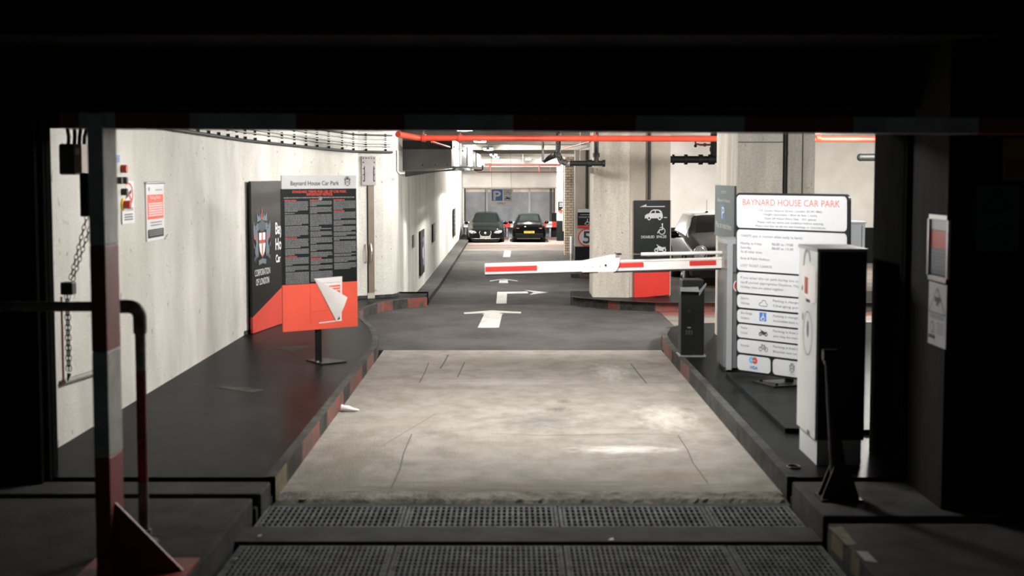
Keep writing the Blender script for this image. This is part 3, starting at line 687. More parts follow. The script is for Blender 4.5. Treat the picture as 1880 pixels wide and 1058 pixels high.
# folding bollard on the right
t = thing('folding_bollard', 'leaning black folding bollard with hinged foot by the right pillar', 'bollard', (2.02, 9.2, .135))
B0 = PZ(1540, 915, .14); T0 = PY(1522, 652, B0.y)
mb = MB(); mb.tube([B0 + Vector((0, 0, .1)), B0.lerp(T0, .5), T0], [.055, .04, .03], 'black_metal', 12)
part('post', mb, t)
mb = MB(); mb.cyl(T0 - Vector((.04, 0, .0)), T0 + Vector((.05, 0, 0)), .038, 'black_metal', 14); mb.box(T0.x - .03, T0.x + .04, T0.y - .03, T0.y + .03, T0.z - .06, T0.z, 'black_metal'); part('lock_head', mb, t, bevel=.006)
mb = MB(); mb.box(B0.x - .13, B0.x + .13, B0.y - .1, B0.y + .12, .133, .15, 'black_metal')
mb.slab([(B0.x - .12, B0.y - .05, .15), (B0.x + .12, B0.y - .05, .15), (B0.x + .05, B0.y - .05, .36), (B0.x - .04, B0.y - .05, .36)], (0, .015, 0), 'black_metal')
mb.slab([(B0.x - .12, B0.y + .06, .15), (B0.x + .12, B0.y + .06, .15), (B0.x + .05, B0.y + .06, .36), (B0.x - .04, B0.y + .06, .36)], (0, .015, 0), 'black_metal')
part('hinge_foot', mb, t)

# ================================================================== PAY MACHINE CABINET (white side, black back)
t = thing('barrier_cabinet', 'white cabinet with black back standing at front of right island', 'cabinet', (2.3, 10.5, .15))
cz = PY(1502, 462, 10.25).z; cx0 = PZ(1503, 850, .2).x
mb = MB(); mb.box(cx0, cx0 + .02, 10.2, 10.86, .33, cz, 'machine_white'); part('white_panel', mb, t, 'white painted side panel', .004)
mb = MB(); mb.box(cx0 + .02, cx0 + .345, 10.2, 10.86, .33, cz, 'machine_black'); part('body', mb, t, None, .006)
mb = MB(); mb.slab([(cx0 - .005, 10.19, cz), (cx0 + .35, 10.19, cz), (cx0 + .35, 10.88, cz), (cx0 - .005, 10.88, cz)], (0, 0, .022), 'machine_pale'); part('lid', mb, t, None, .004)
mb = MB(); mb.box(cx0 + .02, cx0 + .33, 10.22, 10.84, .15, .33, 'machine_white'); part('plinth', mb, t)
f = Fr((cx0, 10.86, cz), (0, -1, 0), (0, 0, 1)); mb = MB()
pts = [(.16, -.13), (.35, -.1), (.62, -.12), (.62, -.36), (.4, -.39), (.3, -.34), (.12, -.33), (.15, -.2)]
f.poly(mb, pts, 'paper', .003); f.rect(mb, .24, -.32, .36, -.2, 'crest_red', .004); f.disc(mb, .16, -.29, .02, 'sign_black', .0045); f.rect(mb, .3, -.375, .44, -.355, 'sign_black', .0045)
f.ring(mb, .3, -.12, .10, .13, 'text_grey', .002, a0=20, a1=200); part('torn_sticker', mb, t, 'torn white sticker with red patch')
mb = MB(); f.ring(mb, .36, -.6, .15, .16, 'text_grey', .002); f.disc(mb, .36, -.57, .03, 'text_mid', .002, ry=.06); f.rect(mb, .16, -.52, .19, -.47, 'text_mid', .002); part('round_sticker', mb, t, 'faded round sticker')
mb = MB(); f.rect(mb, .4, -1.32, .48, -1.29, 'text_mid', .002); part('maker_plate', mb, t)

# ================================================================== TARIFF SIGN (big white panels)
oL = PY(1351, 354, 14.4); oR = PY(1559, 356, 13.35); bL = PY(1352, 682, 14.4)
ux = (oR - oL); ux.z = 0; W = ux.length; Hh = (oL - bL).length; up = (oL - bL).normalized()
t = thing('tariff_sign', 'large white panelled tariff board reading Baynard House Car Park on black backing', 'sign', (2.65, 13.9, .19))
f = Fr(oL, ux, up)
mb = MB(); pl = f.rr(0, -Hh, W, 0, .05); mb.slab([f.P(a, b, 0) for a, b in pl], f.n * -.03, 'sign_black'); part('backing_board', mb, t, 'black backing board')
rows = [(0.012, .193), (.203, .43), (.44, .553), (.563, .637), (.648, .72), (.73, .805), (.815, .89)]
g = .018
def plate(u0, v0, u1, v1):
    mb = MB(); P = f.rr(u0, v0, u1, v1, .04); mb.slab([f.P(a, b, .0) for a, b in P], f.n * .008, 'sign_pale'); return part('panel', mb, t)
panels = [plate(g, -b * Hh, W - g, -a * Hh) for a, b in rows]
panels.append(plate(g, -.988 * Hh, .325 * W, -.902 * Hh)); panels.append(plate(.345 * W, -.988 * Hh, W - g, -.902 * Hh))
wz = .0095
def V(fr_): return -fr_ * Hh
mb = MB(); c = W / 2; f.text(mb, 'BAYNARD HOUSE CAR PARK', c, V(.068), .062, 'text_coral', wz, 'c', width=.86 * W); part('lettering', mb, t, 'red capital heading')
def tline(*a, **k):
    b_ = MB(); f.text(b_, *a, **k); part('text_line', b_, t)
for k, (s_, wd) in enumerate([('133 Queen Victoria Street, London, EC4V 4BQ', .56), ('Height restriction 1.85m (6 feet 1 inch)', .47), ('Open 24 Hours Every Day - 231 spaces', .46), ('Please read our terms and conditions before entering', .58), ('Please note that we do not take bookings or reservations', .62)]):
    tline(s_, c, V(.1 + k * .021), .020, 'text_mid', wz, 'c', width=wd * W)
tline('TARIFFS (pay at machine when ready to leave)', .05 * W, V(.243), .024, 'text_pale', wz, 'l', width=.56 * W)
for k, (s_, wd, fr_) in enumerate([('Monday to Friday', .2, .285), ('Saturday', .1, .308), ('At all other times', .2, .331), ('Bank & Public Holidays', .27, .368), ('LOST TICKET CHARGE', .29, .408)]):
    tline(s_, .05 * W, V(fr_), .024, 'text_pale', wz, 'l', width=wd * W)
for s_, fr_ in (('06:00 to 19:00', .283), ('06:00 to 13:30', .306)): tline(s_, .34 * W, V(fr_), .024, 'text_mid', wz, 'l', width=.19 * W)
for fr_ in (.283, .306, .331, .364, .404): tline('£', .60 * W, V(fr_), .022, 'text_mid', wz, 'l')
for k, s_ in enumerate(['If you enter this car park during one tariff period', 'tariff period appropriate Daytime, Night-time, Sa', 'Holiday rates are added together.']):
    tline(s_, .05 * W, V(.475 + k * .026), .024, 'text_pale', wz, 'l', width=(.66, .68, .4)[k] * W)
for fr_, a, b_, t1, t2 in ((.590, 'Electric', 'Vehicles', 'Parking is charged at nor', 'Charging points - '), (.672, 'Blue Badge', 'Holders', 'Parking is charged at nor', 'Accessible bays are avail'),
                            (.755, 'Motor', 'Cycles', 'Parking is free but only', 'you may be removed if'), (.84, 'Bicycles', '', 'Parking is free but only', 'Bicycles not on a rack')):
    tline(a, .05 * W, V(fr_ + (.014 if not b_ else 0)), .024, 'text_pale', wz, 'l')
    if b_: tline(b_, .05 * W, V(fr_ + .028), .024, 'text_pale', wz, 'l')
    tline(t1, .35 * W, V(fr_), .022, 'text_mid', wz, 'l', width=.33 * W); tline(t2, .35 * W, V(fr_ + .027), .022, 'text_mid', wz, 'l', width=.31 * W)

mb = MB(); P = [(0, .2), (.1, .35), (.3, .4), (.42, .6), (.7, .6), (.85, .35), (.97, .3), (.9, .1), (.2, .1), (0, .2)]
f.line(mb, [(.22 * W + a * .11, V(.625) + b * .11) for a, b in P], .005, 'text_dark', wz); part('car_symbol', mb, t, 'outlined car symbol')
mb = MB(); f.rect(mb, .225 * W, V(.702), .225 * W + .085, V(.702) + .085, 'sign_blue', wz); icon_chair(f, mb, .225 * W + .045, V(.699), .07, 'sign_white', wz + .001); part('wheelchair_symbol', mb, t, 'blue wheelchair symbol')
mb = MB(); icon_moto(f, mb, .218 * W, V(.785), .11, 'text_dark', wz); part('motorcycle_symbol', mb, t, 'black motorcycle symbol')
mb = MB(); icon_bike(f, mb, .215 * W, V(.87), .12, 'text_dark', wz); part('bicycle_symbol', mb, t, 'outlined bicycle symbol')
mb = MB(); f.disc(mb, .15 * W, V(.925), .033, 'sign_cyan', wz); f.disc(mb, .15 * W + .042, V(.925), .033, 'crest_red', wz + .0005); f.text(mb, 'Maestro', .15 * W + .021, V(.929), .014, 'sign_white', wz + .001, 'c', width=.068)
f.text(mb, 'VISA', .17 * W, V(.974), .030, 'sign_blue', wz, 'c', width=.10, bold=.0015); part('card_logos', mb, t, 'blue and red payment card marks')
mb = MB(); crest(f, mb, .52 * W, V(.94), .095, 'crest_grey', 'text_grey', 'text_mid', 'sign_pale', wz); f.text(mb, 'CITY', .52 * W, V(.968), .012, 'text_grey', wz, 'c'); f.text(mb, 'LONDON', .52 * W, V(.979), .012, 'text_grey', wz, 'c'); part('emblem', mb, t, 'small grey coat of arms')
bp = f.P(W * .45, -Hh, -.06); gz = .19
mb = MB(); mb.box(bp.x - .04, bp.x + .04, bp.y - .03, bp.y + .03, gz, bp.z + .9, 'black_metal'); part('post', mb, t)
mb = MB(); M = Matrix.Translation((bp.x, bp.y, gz)) @ Matrix.Rotation(math.radians(20), 4, 'Z'); mb.box(-.28, .28, -.2, .2, 0, .014, 'black_metal', M)
for a in (-.22, .22):
    for b in (-.15, .15): mb.cyl(M @ Vector((a, b, .014)), M @ Vector((a, b, .035)), .015, 'black_metal', 8)
part('base_plate', mb, t)
# rubber mat under it
mb = MB(); mb.slab([(2.16, 11.5, .15), (3.9, 11.3, .15), (3.9, 14.75, .15), (2.16, 14.75, .15)], (0, 0, .04), 'pavement_asphalt')
single('sign_plinth', mb, 'low dark raised slab under the white tariff sign', 'plinth', (2.7, 13, .15), bevel=.012)

# ================================================================== GREY BARRIER CABINET + ARM
gx0 = PZ(1334, 683, .15).x; gY = PZ(1334, 683, .15).y; gt = PY(1334, 441, gY).z
t = thing('barrier_machine', 'tall grey metal barrier machine half hidden behind the tariff sign', 'barrier machine', (gx0 + .2, gY + .3, .15))
mb = MB(); mb.prism([(gx0 - .02, gY + .12), (gx0 - .0, gY), (gx0 + .42, gY), (gx0 + .42, gY + .6), (gx0 - .02, gY + .6)], .19, gt - .04, 'machine_grey'); part('body', mb, t, None, .005)
mb = MB(); mb.slab([(gx0 - .03, gY + .62, gt - .04), (gx0 - .03, gY - .01, gt - .04), (gx0 + .43, gY - .01, gt - .04), (gx0 + .43, gY + .62, gt - .04)], (0, 0, .045), 'machine_pale'); part('lid', mb, t, None, .012)
mb = MB(); mb.box(gx0 - .006, gx0 + .05, gY - .012, gY + .01, .17, gt - .04, 'machine_pale'); part('corner_strip', mb, t, 'pale vertical corner strip', .004)
mb = MB(); mb.box(gx0, gx0 + .42, gY + .02, gY + .58, .15, .19, 'black_metal'); part('plinth', mb, t)
mb = MB(); mb.box(gx0 + .05, gx0 + .42, gY - .008, gY, 1.18, 1.186, 'crack_dark'); mb.box(gx0 + .15, gx0 + .154, gY - .008, gY, .2, 1.18, 'crack_dark'); part('door_seam', mb, t)
fr2 = Fr((gx0 + .21, gY - .012, PY(1350, 525, gY).z), (1, 0, 0), (0, 0, 1)); mb = MB(); fr2.disc(mb, -.085, 0, .07, 'sign_white', .002); fr2.disc(mb, -.085, 0, .06, 'crest_red', .004); part('round_warning_sticker', mb, t, 'red and white round sticker')
# arm
AY = gY + .3
A0 = PY(890, 494, AY); A1 = PY(1326, 481, AY + .05); d = (A1 - A0); d.y = 0; AL = d.length; au = d.normalized(); an = Vector((-au.z, 0, au.x))
t = thing('boom_barrier', 'white barrier arm with red stripes stretched across the lane', 'barrier arm', A1)
f = Fr(A0, au, an)
def seg(mb, u0, u1, v0a, v1a, v0b, v1b, w0, w1, mt):
    mb.add([f.P(u0, v0a, w0), f.P(u1, v0b, w0), f.P(u1, v1b, w0), f.P(u0, v1a, w0), f.P(u0, v0a, w1), f.P(u1, v0b, w1), f.P(u1, v1b, w1), f.P(u0, v1a, w1)],
           [(0, 1, 2, 3), (7, 6, 5, 4), (0, 4, 5, 1), (1, 5, 6, 2), (2, 6, 7, 3), (3, 7, 4, 0)], mt)
pxm = AL / 436.
uA = 178 * pxm; uB = 245 * pxm
mb = MB(); seg(mb, 0, uB - .05, -.058, .056, -.058, .058, -.035, .0, 'arm_white'); part('outer_beam', mb, t, None, .006)
mb = MB(); seg(mb, uB - .1, AL, -.062, .052, -.062, .052, -.045, -.012, 'arm_white'); seg(mb, uB, AL, .03, .045, .03, .045, -.012, -.004, 'arm_white'); part('inner_beam', mb, t, None, .005)
mb = MB(); pts = [(uA, -.062), (uA + .38 * (uB - uA) / .42, -.066), (uB - .02, -.045), (uB + .005, .0), (uB + .015, .095), (uB - .02, .115), (uB - .09, .11), (uA, .058)]
mb.slab([f.P(a, b, .0) for a, b in pts], f.n * .014, 'arm_white'); part('joint_plate', mb, t, None, .004)
mb = MB()
for a in (183, 197, 211): mb.cyl(f.P(a * pxm, -.008, .014), f.P(a * pxm, -.008, .02), .008, 'galvanised', 10)
mb.cyl(f.P(221 * pxm, .005, .014), f.P(221 * pxm, .005, .028), .012, 'chrome', 10); part('bolt', mb, t)
for (a, b, m0) in ((1, 96, .0005), (238, 291, -.0115), (375, 424, -.0115)):
    mb = MB(); f.rect(mb, a * pxm, -.034 + (.003 if a > 200 else 0), b * pxm, .022 + (.0 if a > 200 else 0), 'arm_red', m0 + .001); part('red_stripe', mb, t, 'red reflective stripe')
mb = MB(); seg(mb, .005, 207 * pxm, -.076, -.058, -.076, -.058, -.03, -.005, 'rubber'); seg(mb, 236 * pxm, AL, -.080, -.062, -.080, -.062, -.04, -.012, 'rubber'); part('rubber_edge', mb, t, 'black rubber lower edge')
R0 = PY(1177, 467, AY - .05); R1 = PY(1327, 464, AY); mb = MB(); mb.cyl(R0, R1, .018, 'arm_white'); part('tension_rod', mb, t)
mb = MB(); mb.tube([PY(1131, 466.5, AY - .05), R0], .004, 'galvanised', 6); mb.cyl(PY(1131, 466.5, AY - .05), PY(1141, 466.5, AY - .05), .011, 'black_metal', 10); mb.ball(PY(1130, 466, AY - .06), .014, 'chrome'); part('cable', mb, t)
mb = MB(); mb.cyl(A1 + Vector((-.01, 0, -.02)), A1 + Vector((.1, 0, -.02)), .06, 'machine_grey'); part('pivot', mb, t)

# ================================================================== TICKET PILLAR
c0 = PZ(1271, 655, .15); tx, ty = c0.x, c0.y + .1; hw = 21.5 / 2700 * c0.y
tz = PY(1271, 514, c0.y).z
t = thing('ticket_pillar', 'black ticket pillar with silver visor on the right island', 'ticket machine', (tx, ty, .15))
mb = MB(); mb.box(tx - hw, tx + hw, ty - .1, ty + .16, .16, tz - .09, 'black_metal'); part('body', mb, t, None, .008)
mb = MB(); mb.box(tx - hw + .012, tx + hw - .012, ty - .1, ty + .2, tz - .1, tz, 'black_metal'); part('head', mb, t, None, .01)
mb = MB(); zt = tz - .1; mb.slab([(tx - hw - .02, ty - .16, zt - .025), (tx + .06, ty - .17, zt - .03), (tx + .06, ty - .1, zt + .005), (tx - hw - .01, ty - .1, zt + .0)], (0, 0, .016), 'machine_pale')
mb.slab([(tx + .06, ty - .17, zt - .07), (tx + hw + .012, ty - .1, zt + .04), (tx + hw + .012, ty - .1, zt + .065), (tx + .06, ty - .17, zt - .015)], (.008, .01, 0), 'machine_pale')
mb.slab([(tx - hw - .025, ty - .16, zt - .06), (tx - hw - .012, ty - .16, zt - .01), (tx - hw + .002, ty - .1, zt), (tx - hw - .012, ty - .1, zt - .06)], (.006, 0, 0), 'machine_pale'); part('visor', mb, t, 'silver metal visor')
f = Fr((tx - hw, ty - .101, .16), (1, 0, 0), (0, 0, 1)); mb = MB(); W2 = 2 * hw
f.disc(mb, .35 * W2, .5, .02, 'rubber', .003); f.rect(mb, .22 * W2, .36, .45 * W2, .48, 'black_plastic', .002); f.rect(mb, .27 * W2, .31, .42 * W2, .325, 'text_grey', .003)
for i in range(3):
    for j in range(3): f.rect(mb, (.2 + i * .11) * W2, .24 + j * .018, (.28 + i * .11) * W2, .25 + j * .018, 'text_mid', .003)
part('button_panel', mb, t)
mb = MB(); mb.box(tx - hw - .02, tx + hw + .02, ty - .12, ty + .18, .148, .165, 'galvanised'); part('base_plate', mb, t)

# green pay-at-machine sign on the right column side face
f0 = PY(1316, 341, 18.65); f = Fr((2.597, 18.7, zat(341, 17.6)), (0, -1, 0), (0, 0, 1)); Wg = 1.62; Hg = zat(341, 17.6) - zat(439, 17.4)
t = thing('pay_sign', 'teal Pay at machine sign fixed to the side of the right column', 'sign', (2.6, 17.9, 1.6))
mb = MB(); mb.slab([f.P(0, 0, 0), f.P(0, -Hg, 0), f.P(Wg, -Hg, 0), f.P(Wg, 0, 0)], f.n * .02, 'sign_teal'); part('board', mb, t)
mb = MB(); f.text(mb, 'CITY', .6, -.1, .035, 'sign_white', .022, 'l', width=.4); f.text(mb, 'Baynard House', .25, -.2, .04, 'sign_white', .022, 'l', width=1.05)
f.text(mb, 'Pay at machine', .12, -.52, .07, 'sign_white', .022, 'l', width=1.3); f.text(mb, 'thank you', .25, -.6, .03, 'text_grey', .022, 'l', width=.6); part('lettering', mb, t)
mb = MB(); f.rect(mb, .58, -.42, .9, -.24, 'sign_blue', .0215); f.text(mb, 'P', .74, -.4, .14, 'sign_white', .023, 'c', width=.2); part('parking_symbol', mb, t, 'blue square with white P')
mb = MB(); mb.cyl((3.155, 17.1, .15), (3.155, 17.1, ZC), .032, 'pipe_black')
for z in (.8, 1.6, 2.4): mb.cyl((3.155, 17.1, z), (3.155, 17.1, z + .06), .04, 'pipe_black')
single('downpipe', mb, 'black vertical downpipe in the gap of the right column', 'pipe', (3.155, 17.1, .15))
# grey cabinet behind
Yb = 16.3; x0, x1 = xat(1553, Yb), xat(1589, Yb); zt = zat(409, Yb)
t = thing('electrical_cabinet', 'pale grey cabinet seen behind the right end of the tariff sign', 'cabinet', ((x0 + x1) / 2, Yb + .2, .15))
mb = MB(); mb.box(x0, x1, Yb, Yb + .4, .15, zt - .01, 'machine_pale'); part('body', mb, t, None, .008)
mb = MB(); mb.box(x1 - .04, x1 - .034, Yb - .003, Yb, .2, zt - .03, 'crack_dark'); part('door_seam', mb, t)
mb = MB(); mb.box(x0 - .01, x1 + .01, Yb - .01, Yb + .41, zt - .01, zt + .01, 'machine_pale'); part('lid', mb, t)

# ================================================================== LEFT NOTICE BOARD
oL = PY(516, 322, 15.5); oR = PY(654, 321.5, 16.1); bL = PY(520, 610, 15.5)
ux = oR - oL; ux.z = 0; W = ux.length; up = (oL - bL).normalized(); Hh = (oL - bL).length
t = thing('notice_board', 'freestanding notice board, white header over black terms and red lower panel', 'sign', PZ(583, 668, .15))
f = Fr(oL, ux, up)
def pz(mb, u0, v0, u1, v1, mt, w0=0, r=0): mb.slab([f.P(a, b, w0 - .018) for a, b in [(u0, v0), (u1, v0), (u1, v1), (u0, v1)]], f.n * .018, mt)
kk = 1.0
mb = MB(); pz(mb, 0.005, -.087 * Hh, W, 0, 'sign_white'); part('header', mb, t, 'white header panel', .012)
mb = MB(); pz(mb, 0.0, -.70 * Hh, W, -.087 * Hh, 'sign_black', -.001); part('terms_panel', mb, t, 'black panel of dense grey small print')
mb = MB(); pz(mb, 0, -Hh, W, -.70 * Hh, 'sign_red'); part('red_panel', mb, t, 'plain bright red panel', .01)
mb = MB(); f.text(mb, 'Baynard House Car Park', .12 * W, -.064 * Hh, .045, 'text_mid', .002, 'l', width=.64 * W, bold=.0012); part('lettering', mb, t, 'grey heading')
mb = MB(); crest(f, mb, .875 * W, -.04 * Hh, .11, 'crest_blue', 'crest_slate', 'crest_red', 'sign_white', .002); part('emblem', mb, t, 'small coat of arms')
mb = MB(); f.text(mb, 'STANDARD TERMS FOR USE OF CAR PARK', .5 * W, -.113 * Hh, .026, 'text_red', .002, 'c', width=.72 * W, bold=.001); f.text(mb, 'IMPORTANT NOTICE', .5 * W, -.131 * Hh, .026, 'text_red', .002, 'c', width=.34 * W, bold=.001)
rr = random.Random(3); v = -.147 * Hh; f.words(mb, .03 * W, .97 * W, v, .011, 'text_grey', .002, rnd=rr)
cols = [(.04, .345, [('r', 1), 8, -1, 8, 8, ('r', 1), 7, 5, ('r', 1), 6, 4, 10], .70), (.37, .66, [('r', 1), 4, 5, 9, ('r', 0), 2, 4, 5, 5, 4, ('r', 1), 4, 4, 8], .69), (.685, .985, [('r', 1), 7, ('r', 1), 6, 4, 4, 3, 3, 9, 2, 4, 5], .64)]
for a, b_, plan, endv in cols:
    v = -.163 * Hh
    for it in plan:
        if isinstance(it, tuple):
            f.words(mb, a * W, (a + (b_ - a) * .5) * W, v, .010, 'text_red' if it[1] else 'text_grey', .002, rnd=rr); v -= .0148; continue
        for q in range(abs(it)):
            if v < -endv * Hh: break
            f.words(mb, a * W, b_ * W, v, .0078, 'text_grey', .002, ragged=(q == abs(it) - 1), rnd=rr); v -= .0142
        v -= .007
part('small_print', mb, t, 'three columns of tiny grey text')
mb = MB(); mb.cyl(f.P(.505 * W, -.15 * Hh, .0), f.P(.505 * W, -.15 * Hh, .008), .022, 'text_grey'); part('bolt', mb, t)
mb = MB(); f.line(mb, [(.36 * W, -.71 * Hh), (.36 * W, -.96 * Hh)], .003, 'board_red', .002); f.line(mb, [(.36 * W, -.885 * Hh), (.72 * W, -.875 * Hh)], .003, 'board_red', .002); part('panel_seam', mb, t)
b0 = PZ(583, 668, .15); pt = f.P(W * .48, -Hh * .9, -.03)
b0.y += .1; mb = MB(); mb.box(b0.x - .036, b0.x + .036, b0.y - .02, b0.y + .02, .155, pt.z + .4, 'black_metal'); part('post', mb, t)
mb = MB(); mb.hexa([(b0.x - .16, b0.y + .16, .15), (b0.x + .06, b0.y - .2, .15), (b0.x + .3, b0.y + .02, .15), (b0.x + .05, b0.y + .3, .15), (b0.x - .16, b0.y + .16, .162), (b0.x + .06, b0.y - .2, .162), (b0.x + .3, b0.y + .02, .162), (b0.x + .05, b0.y + .3, .162)], 'black_metal')
mb.cyl((b0.x, b0.y - .1, .16), (b0.x, b0.y - .1, .18), .016, 'galvanised', 8); part('base_plate', mb, t)
# peeling paper notice on the red panel
t2 = thing('paper_notice', 'white paper notice peeling and folded over on the red panel of notice board', 'notice', f.P(.57 * W, -.95 * Hh, .01))
mb = MB(); f.poly(mb, [(.41 * W, -.668 * Hh), (.79 * W, -.662 * Hh), (.775 * W, -.955 * Hh), (.70 * W, -.955 * Hh)], 'paper', .004)
f.poly(mb, [(.47 * W, -.955 * Hh), (.78 * W, -.948 * Hh), (.78 * W, -.955 * Hh), (.47 * W, -.962 * Hh)], 'paper', .0035); part('sheet', mb, t2)
mb = MB(); f.poly(mb, [(.49 * W, -.722 * Hh), (.76 * W, -.716 * Hh), (.76 * W, -.80 * Hh), (.60 * W, -.80 * Hh)], 'sign_red', .0055)
f.words(mb, .5 * W, .755 * W, -.735 * Hh, .012, 'paper', .0065, rnd=rr); f.words(mb, .52 * W, .755 * W, -.752 * Hh, .012, 'paper', .0065, rnd=rr); f.words(mb, .56 * W, .74 * W, -.769 * Hh, .012, 'paper', .0065, rnd=rr)
f.words(mb, .45 * W, .76 * W, -.70 * Hh, .004, 'text_grey', .0055, rnd=rr); part('red_print', mb, t2, 'red printed block')
A = f.P(.415 * W, -.668 * Hh, .006); B = f.P(.70 * W, -.955 * Hh, .006); C = f.P(.825 * W, -.80 * Hh, .05)
mb = MB(); n = 8; vs = []; fs = []
for i in range(n + 1):
    p = A.lerp(B, i / n)
    for j in range(n + 1):
        q = p.lerp(C, j / n * (1 - abs(2 * i / n - 1) * .0)); bul = math.sin(math.pi * j / n) * .02 + .004
        q = A.lerp(C, 1 - 0) if False else p + (C - p) * (j / n)
        vs.append(q + f.n * bul)
for i in range(n):
    for j in range(n): fs.append((i * (n + 1) + j, i * (n + 1) + j + 1, (i + 1) * (n + 1) + j + 1, (i + 1) * (n + 1) + j))
mb.add(vs, fs, 'paper', True); part('folded_flap', mb, t2, 'folded white underside')
mb = MB(); f.poly(mb, [(.715 * W, -.935 * Hh), (.745 * W, -.91 * Hh), (.75 * W, -.945 * Hh), (.70 * W, -.948 * Hh)], 'sign_black', .0062); part('dark_corner', mb, t2)

# ================================================================== WALL BOARD with coat of arms
def wallframe(i, z):
    (a, b), (c, d_) = LW[i], LW[i + 1]; return Fr((a, b, z), (c - a, d_ - b, 0), (0, 0, 1))
p0 = PZ(448, 617, .16); 
# follows the wall from the bend (-3.36,18.9) to (-2.86,22.4)
t = thing('wall_banner', 'large black wall board with coat of arms and angled red base, behind notice board', 'sign', (-3.3, 19.2, .16))
B1 = Vector((-3.36, 18.7, 0)); B2 = Vector((-2.88, 22.2, 0)); f = Fr((B1.x, B1.y, 0), B2 - B1, (0, 0, 1)); Wb = (B2 - B1).length
f.o = f.o + f.n * .05
zt = zat(333, 18.7); zl = zat(583, 18.7); zr = .80
mb = MB(); mb.slab([f.P(0, zl, 0), f.P(Wb, zr + .35, 0), f.P(Wb, zt, 0), f.P(0, zt, 0)], f.n * -.03, 'poster_black'); part('black_board', mb, t)
mb = MB(); mb.slab([f.P(0, .155, 0), f.P(Wb, .155, 0), f.P(Wb, zr + .35, 0), f.P(0, zl, 0)], f.n * -.03, 'poster_red'); part('red_base', mb, t, 'red lower wedge')
def ub(px):  # distance along the board of a picture column
    dd = ray(px, 450); den = dd.x * (B2 - B1).normalized().y - dd.y * (B2 - B1).normalized().x
    e = (B2 - B1).normalized(); s_ = (f.o.x * dd.y - f.o.y * dd.x) / (dd.x * e.y - dd.y * e.x); return s_
uc = ub(481); Yc = f.P(uc, 0).y; mb = MB(); hc = (zat(375, Yc) - zat(488, Yc)) / 1.15
crest_w = (ub(497) - ub(465)) / .72
class FrS(Fr):
    pass
g_ = FrS(f.P(uc, zat(440, Yc)), f.ux, f.uz); g_.sx = crest_w / hc
g_.P = lambda u, v, w=0, g=g_: g.o + g.ux * u * g.sx + g.uz * v + g.n * w
crest(g_, mb, 0, 0, hc, 'crest_blue', 'crest_slate', 'crest_red', 'sign_white', .004); part('coat_of_arms', mb, t, 'blue grey dragons around a red cross shield')
mb = MB(); f.text(mb, 'CORPORATION', uc, zat(505, Yc), .085, 'sign_white', .004, 'c', width=ub(495) - ub(467)); f.text(mb, 'OF LONDON', uc, zat(522, Yc), .085, 'sign_white', .004, 'c', width=ub(494) - ub(470))
u1 = ub(505.5)
Yq = f.P(u1, 0).y
for s_, py, h_ in (('Baynard', 430, .155), ('House', 459, .155), ('Car Park', 482, .1)): f.text(mb, s_, u1, zat(py, Yq), h_, 'sign_white', .004, 'l', sx=1.0, bold=.005)
part('lettering', mb, t, 'white lettering')

# door recess, hatch, handles on the left wall corner
t = thing('service_door', 'narrow brown door set in the pale wall right of the notice board', 'door', (-2.35, 24.0, .25))
f = Fr((-2.5, 23.98, 0), (.55, .32, 0), (0, 0, 1)); 
def uf(px, fr_):
    dd = ray(px, 450); e = fr_.ux; return (fr_.o.x * dd.y - fr_.o.y * dd.x) / (dd.x * e.y - dd.y * e.x)
ua, ub_, uc_ = uf(674, f), uf(676, f), uf(687, f); Yd = f.P(ub_, 0).y
zb_, zt_ = zat(538, Yd), zat(341, Yd)
mb = MB(); mb.slab([f.P(ub_, zb_, .0), f.P(uc_, zb_, .0), f.P(uc_, zt_, .0), f.P(ub_, zt_, .0)], f.n * .006, 'door_brown'); part('door_leaf', mb, t)
mb = MB(); mb.slab([f.P(ua, zb_, .0), f.P(ub_, zb_, .0), f.P(ub_, zt_, .0), f.P(ua, zt_, .0)], f.n * .012, 'pit_black'); part('frame', mb, t, 'dark jamb line')
for px, m_ in ((670.5, 'tan_paint'), (680, 'chrome')):
    u_ = uf(px, f); mb = MB(); mb.tube([f.P(u_, zat(482, Yd), .015), f.P(u_, zat(480, Yd), .045), f.P(u_, zat(460, Yd), .045), f.P(u_, zat(448, Yd), .015)], .016, m_, 8); part('pull_handle', mb, t)
mb = MB(); mb.slab([f.P(ua, zat(551, Yd), 0), f.P(uc_, zat(551, Yd), 0), f.P(uc_, zb_, 0), f.P(ua, zb_, 0)], f.n * .01, 'tan_paint'); part('sill', mb, t)
t = thing('wall_hatch', 'small grey studded hatch plate high above the brown service door', 'hatch', f.P(uf(676, f), zat(340, Yd)))
mb = MB(); u0, u1 = uf(664, f), uf(689.5, f); z0, z1 = zat(340, Yd), zat(287, Yd); mb.slab([f.P(u0, z0, 0), f.P(u1, z0, 0), f.P(u1, z1, 0), f.P(u0, z1, 0)], f.n * .03, 'hatch_purple'); part('plate', mb, t)
mb = MB()
for k in range(5): mb.ball(f.P(u0 + (u1 - u0) * (.12 + .19 * k), z1 - .03, .03), .01, 'pit_black', 6, 4)
for k in range(4):
    for uu in (.12, .9): mb.ball(f.P(u0 + (u1 - u0) * uu, z1 - .1 - .1 * k, .03), .01, 'pit_black', 6, 4)
for uu in (.18, .84): mb.slab([f.P(u0 + (u1 - u0) * uu, z0 + .06, .03), f.P(u0 + (u1 - u0) * (uu + .03), z0 + .06, .03), f.P(u0 + (u1 - u0) * (uu + .03), z1 - .16, .03), f.P(u0 + (u1 - u0) * uu, z1 - .16, .03)], f.n * .006, 'pit_black')
part('studs', mb, t)

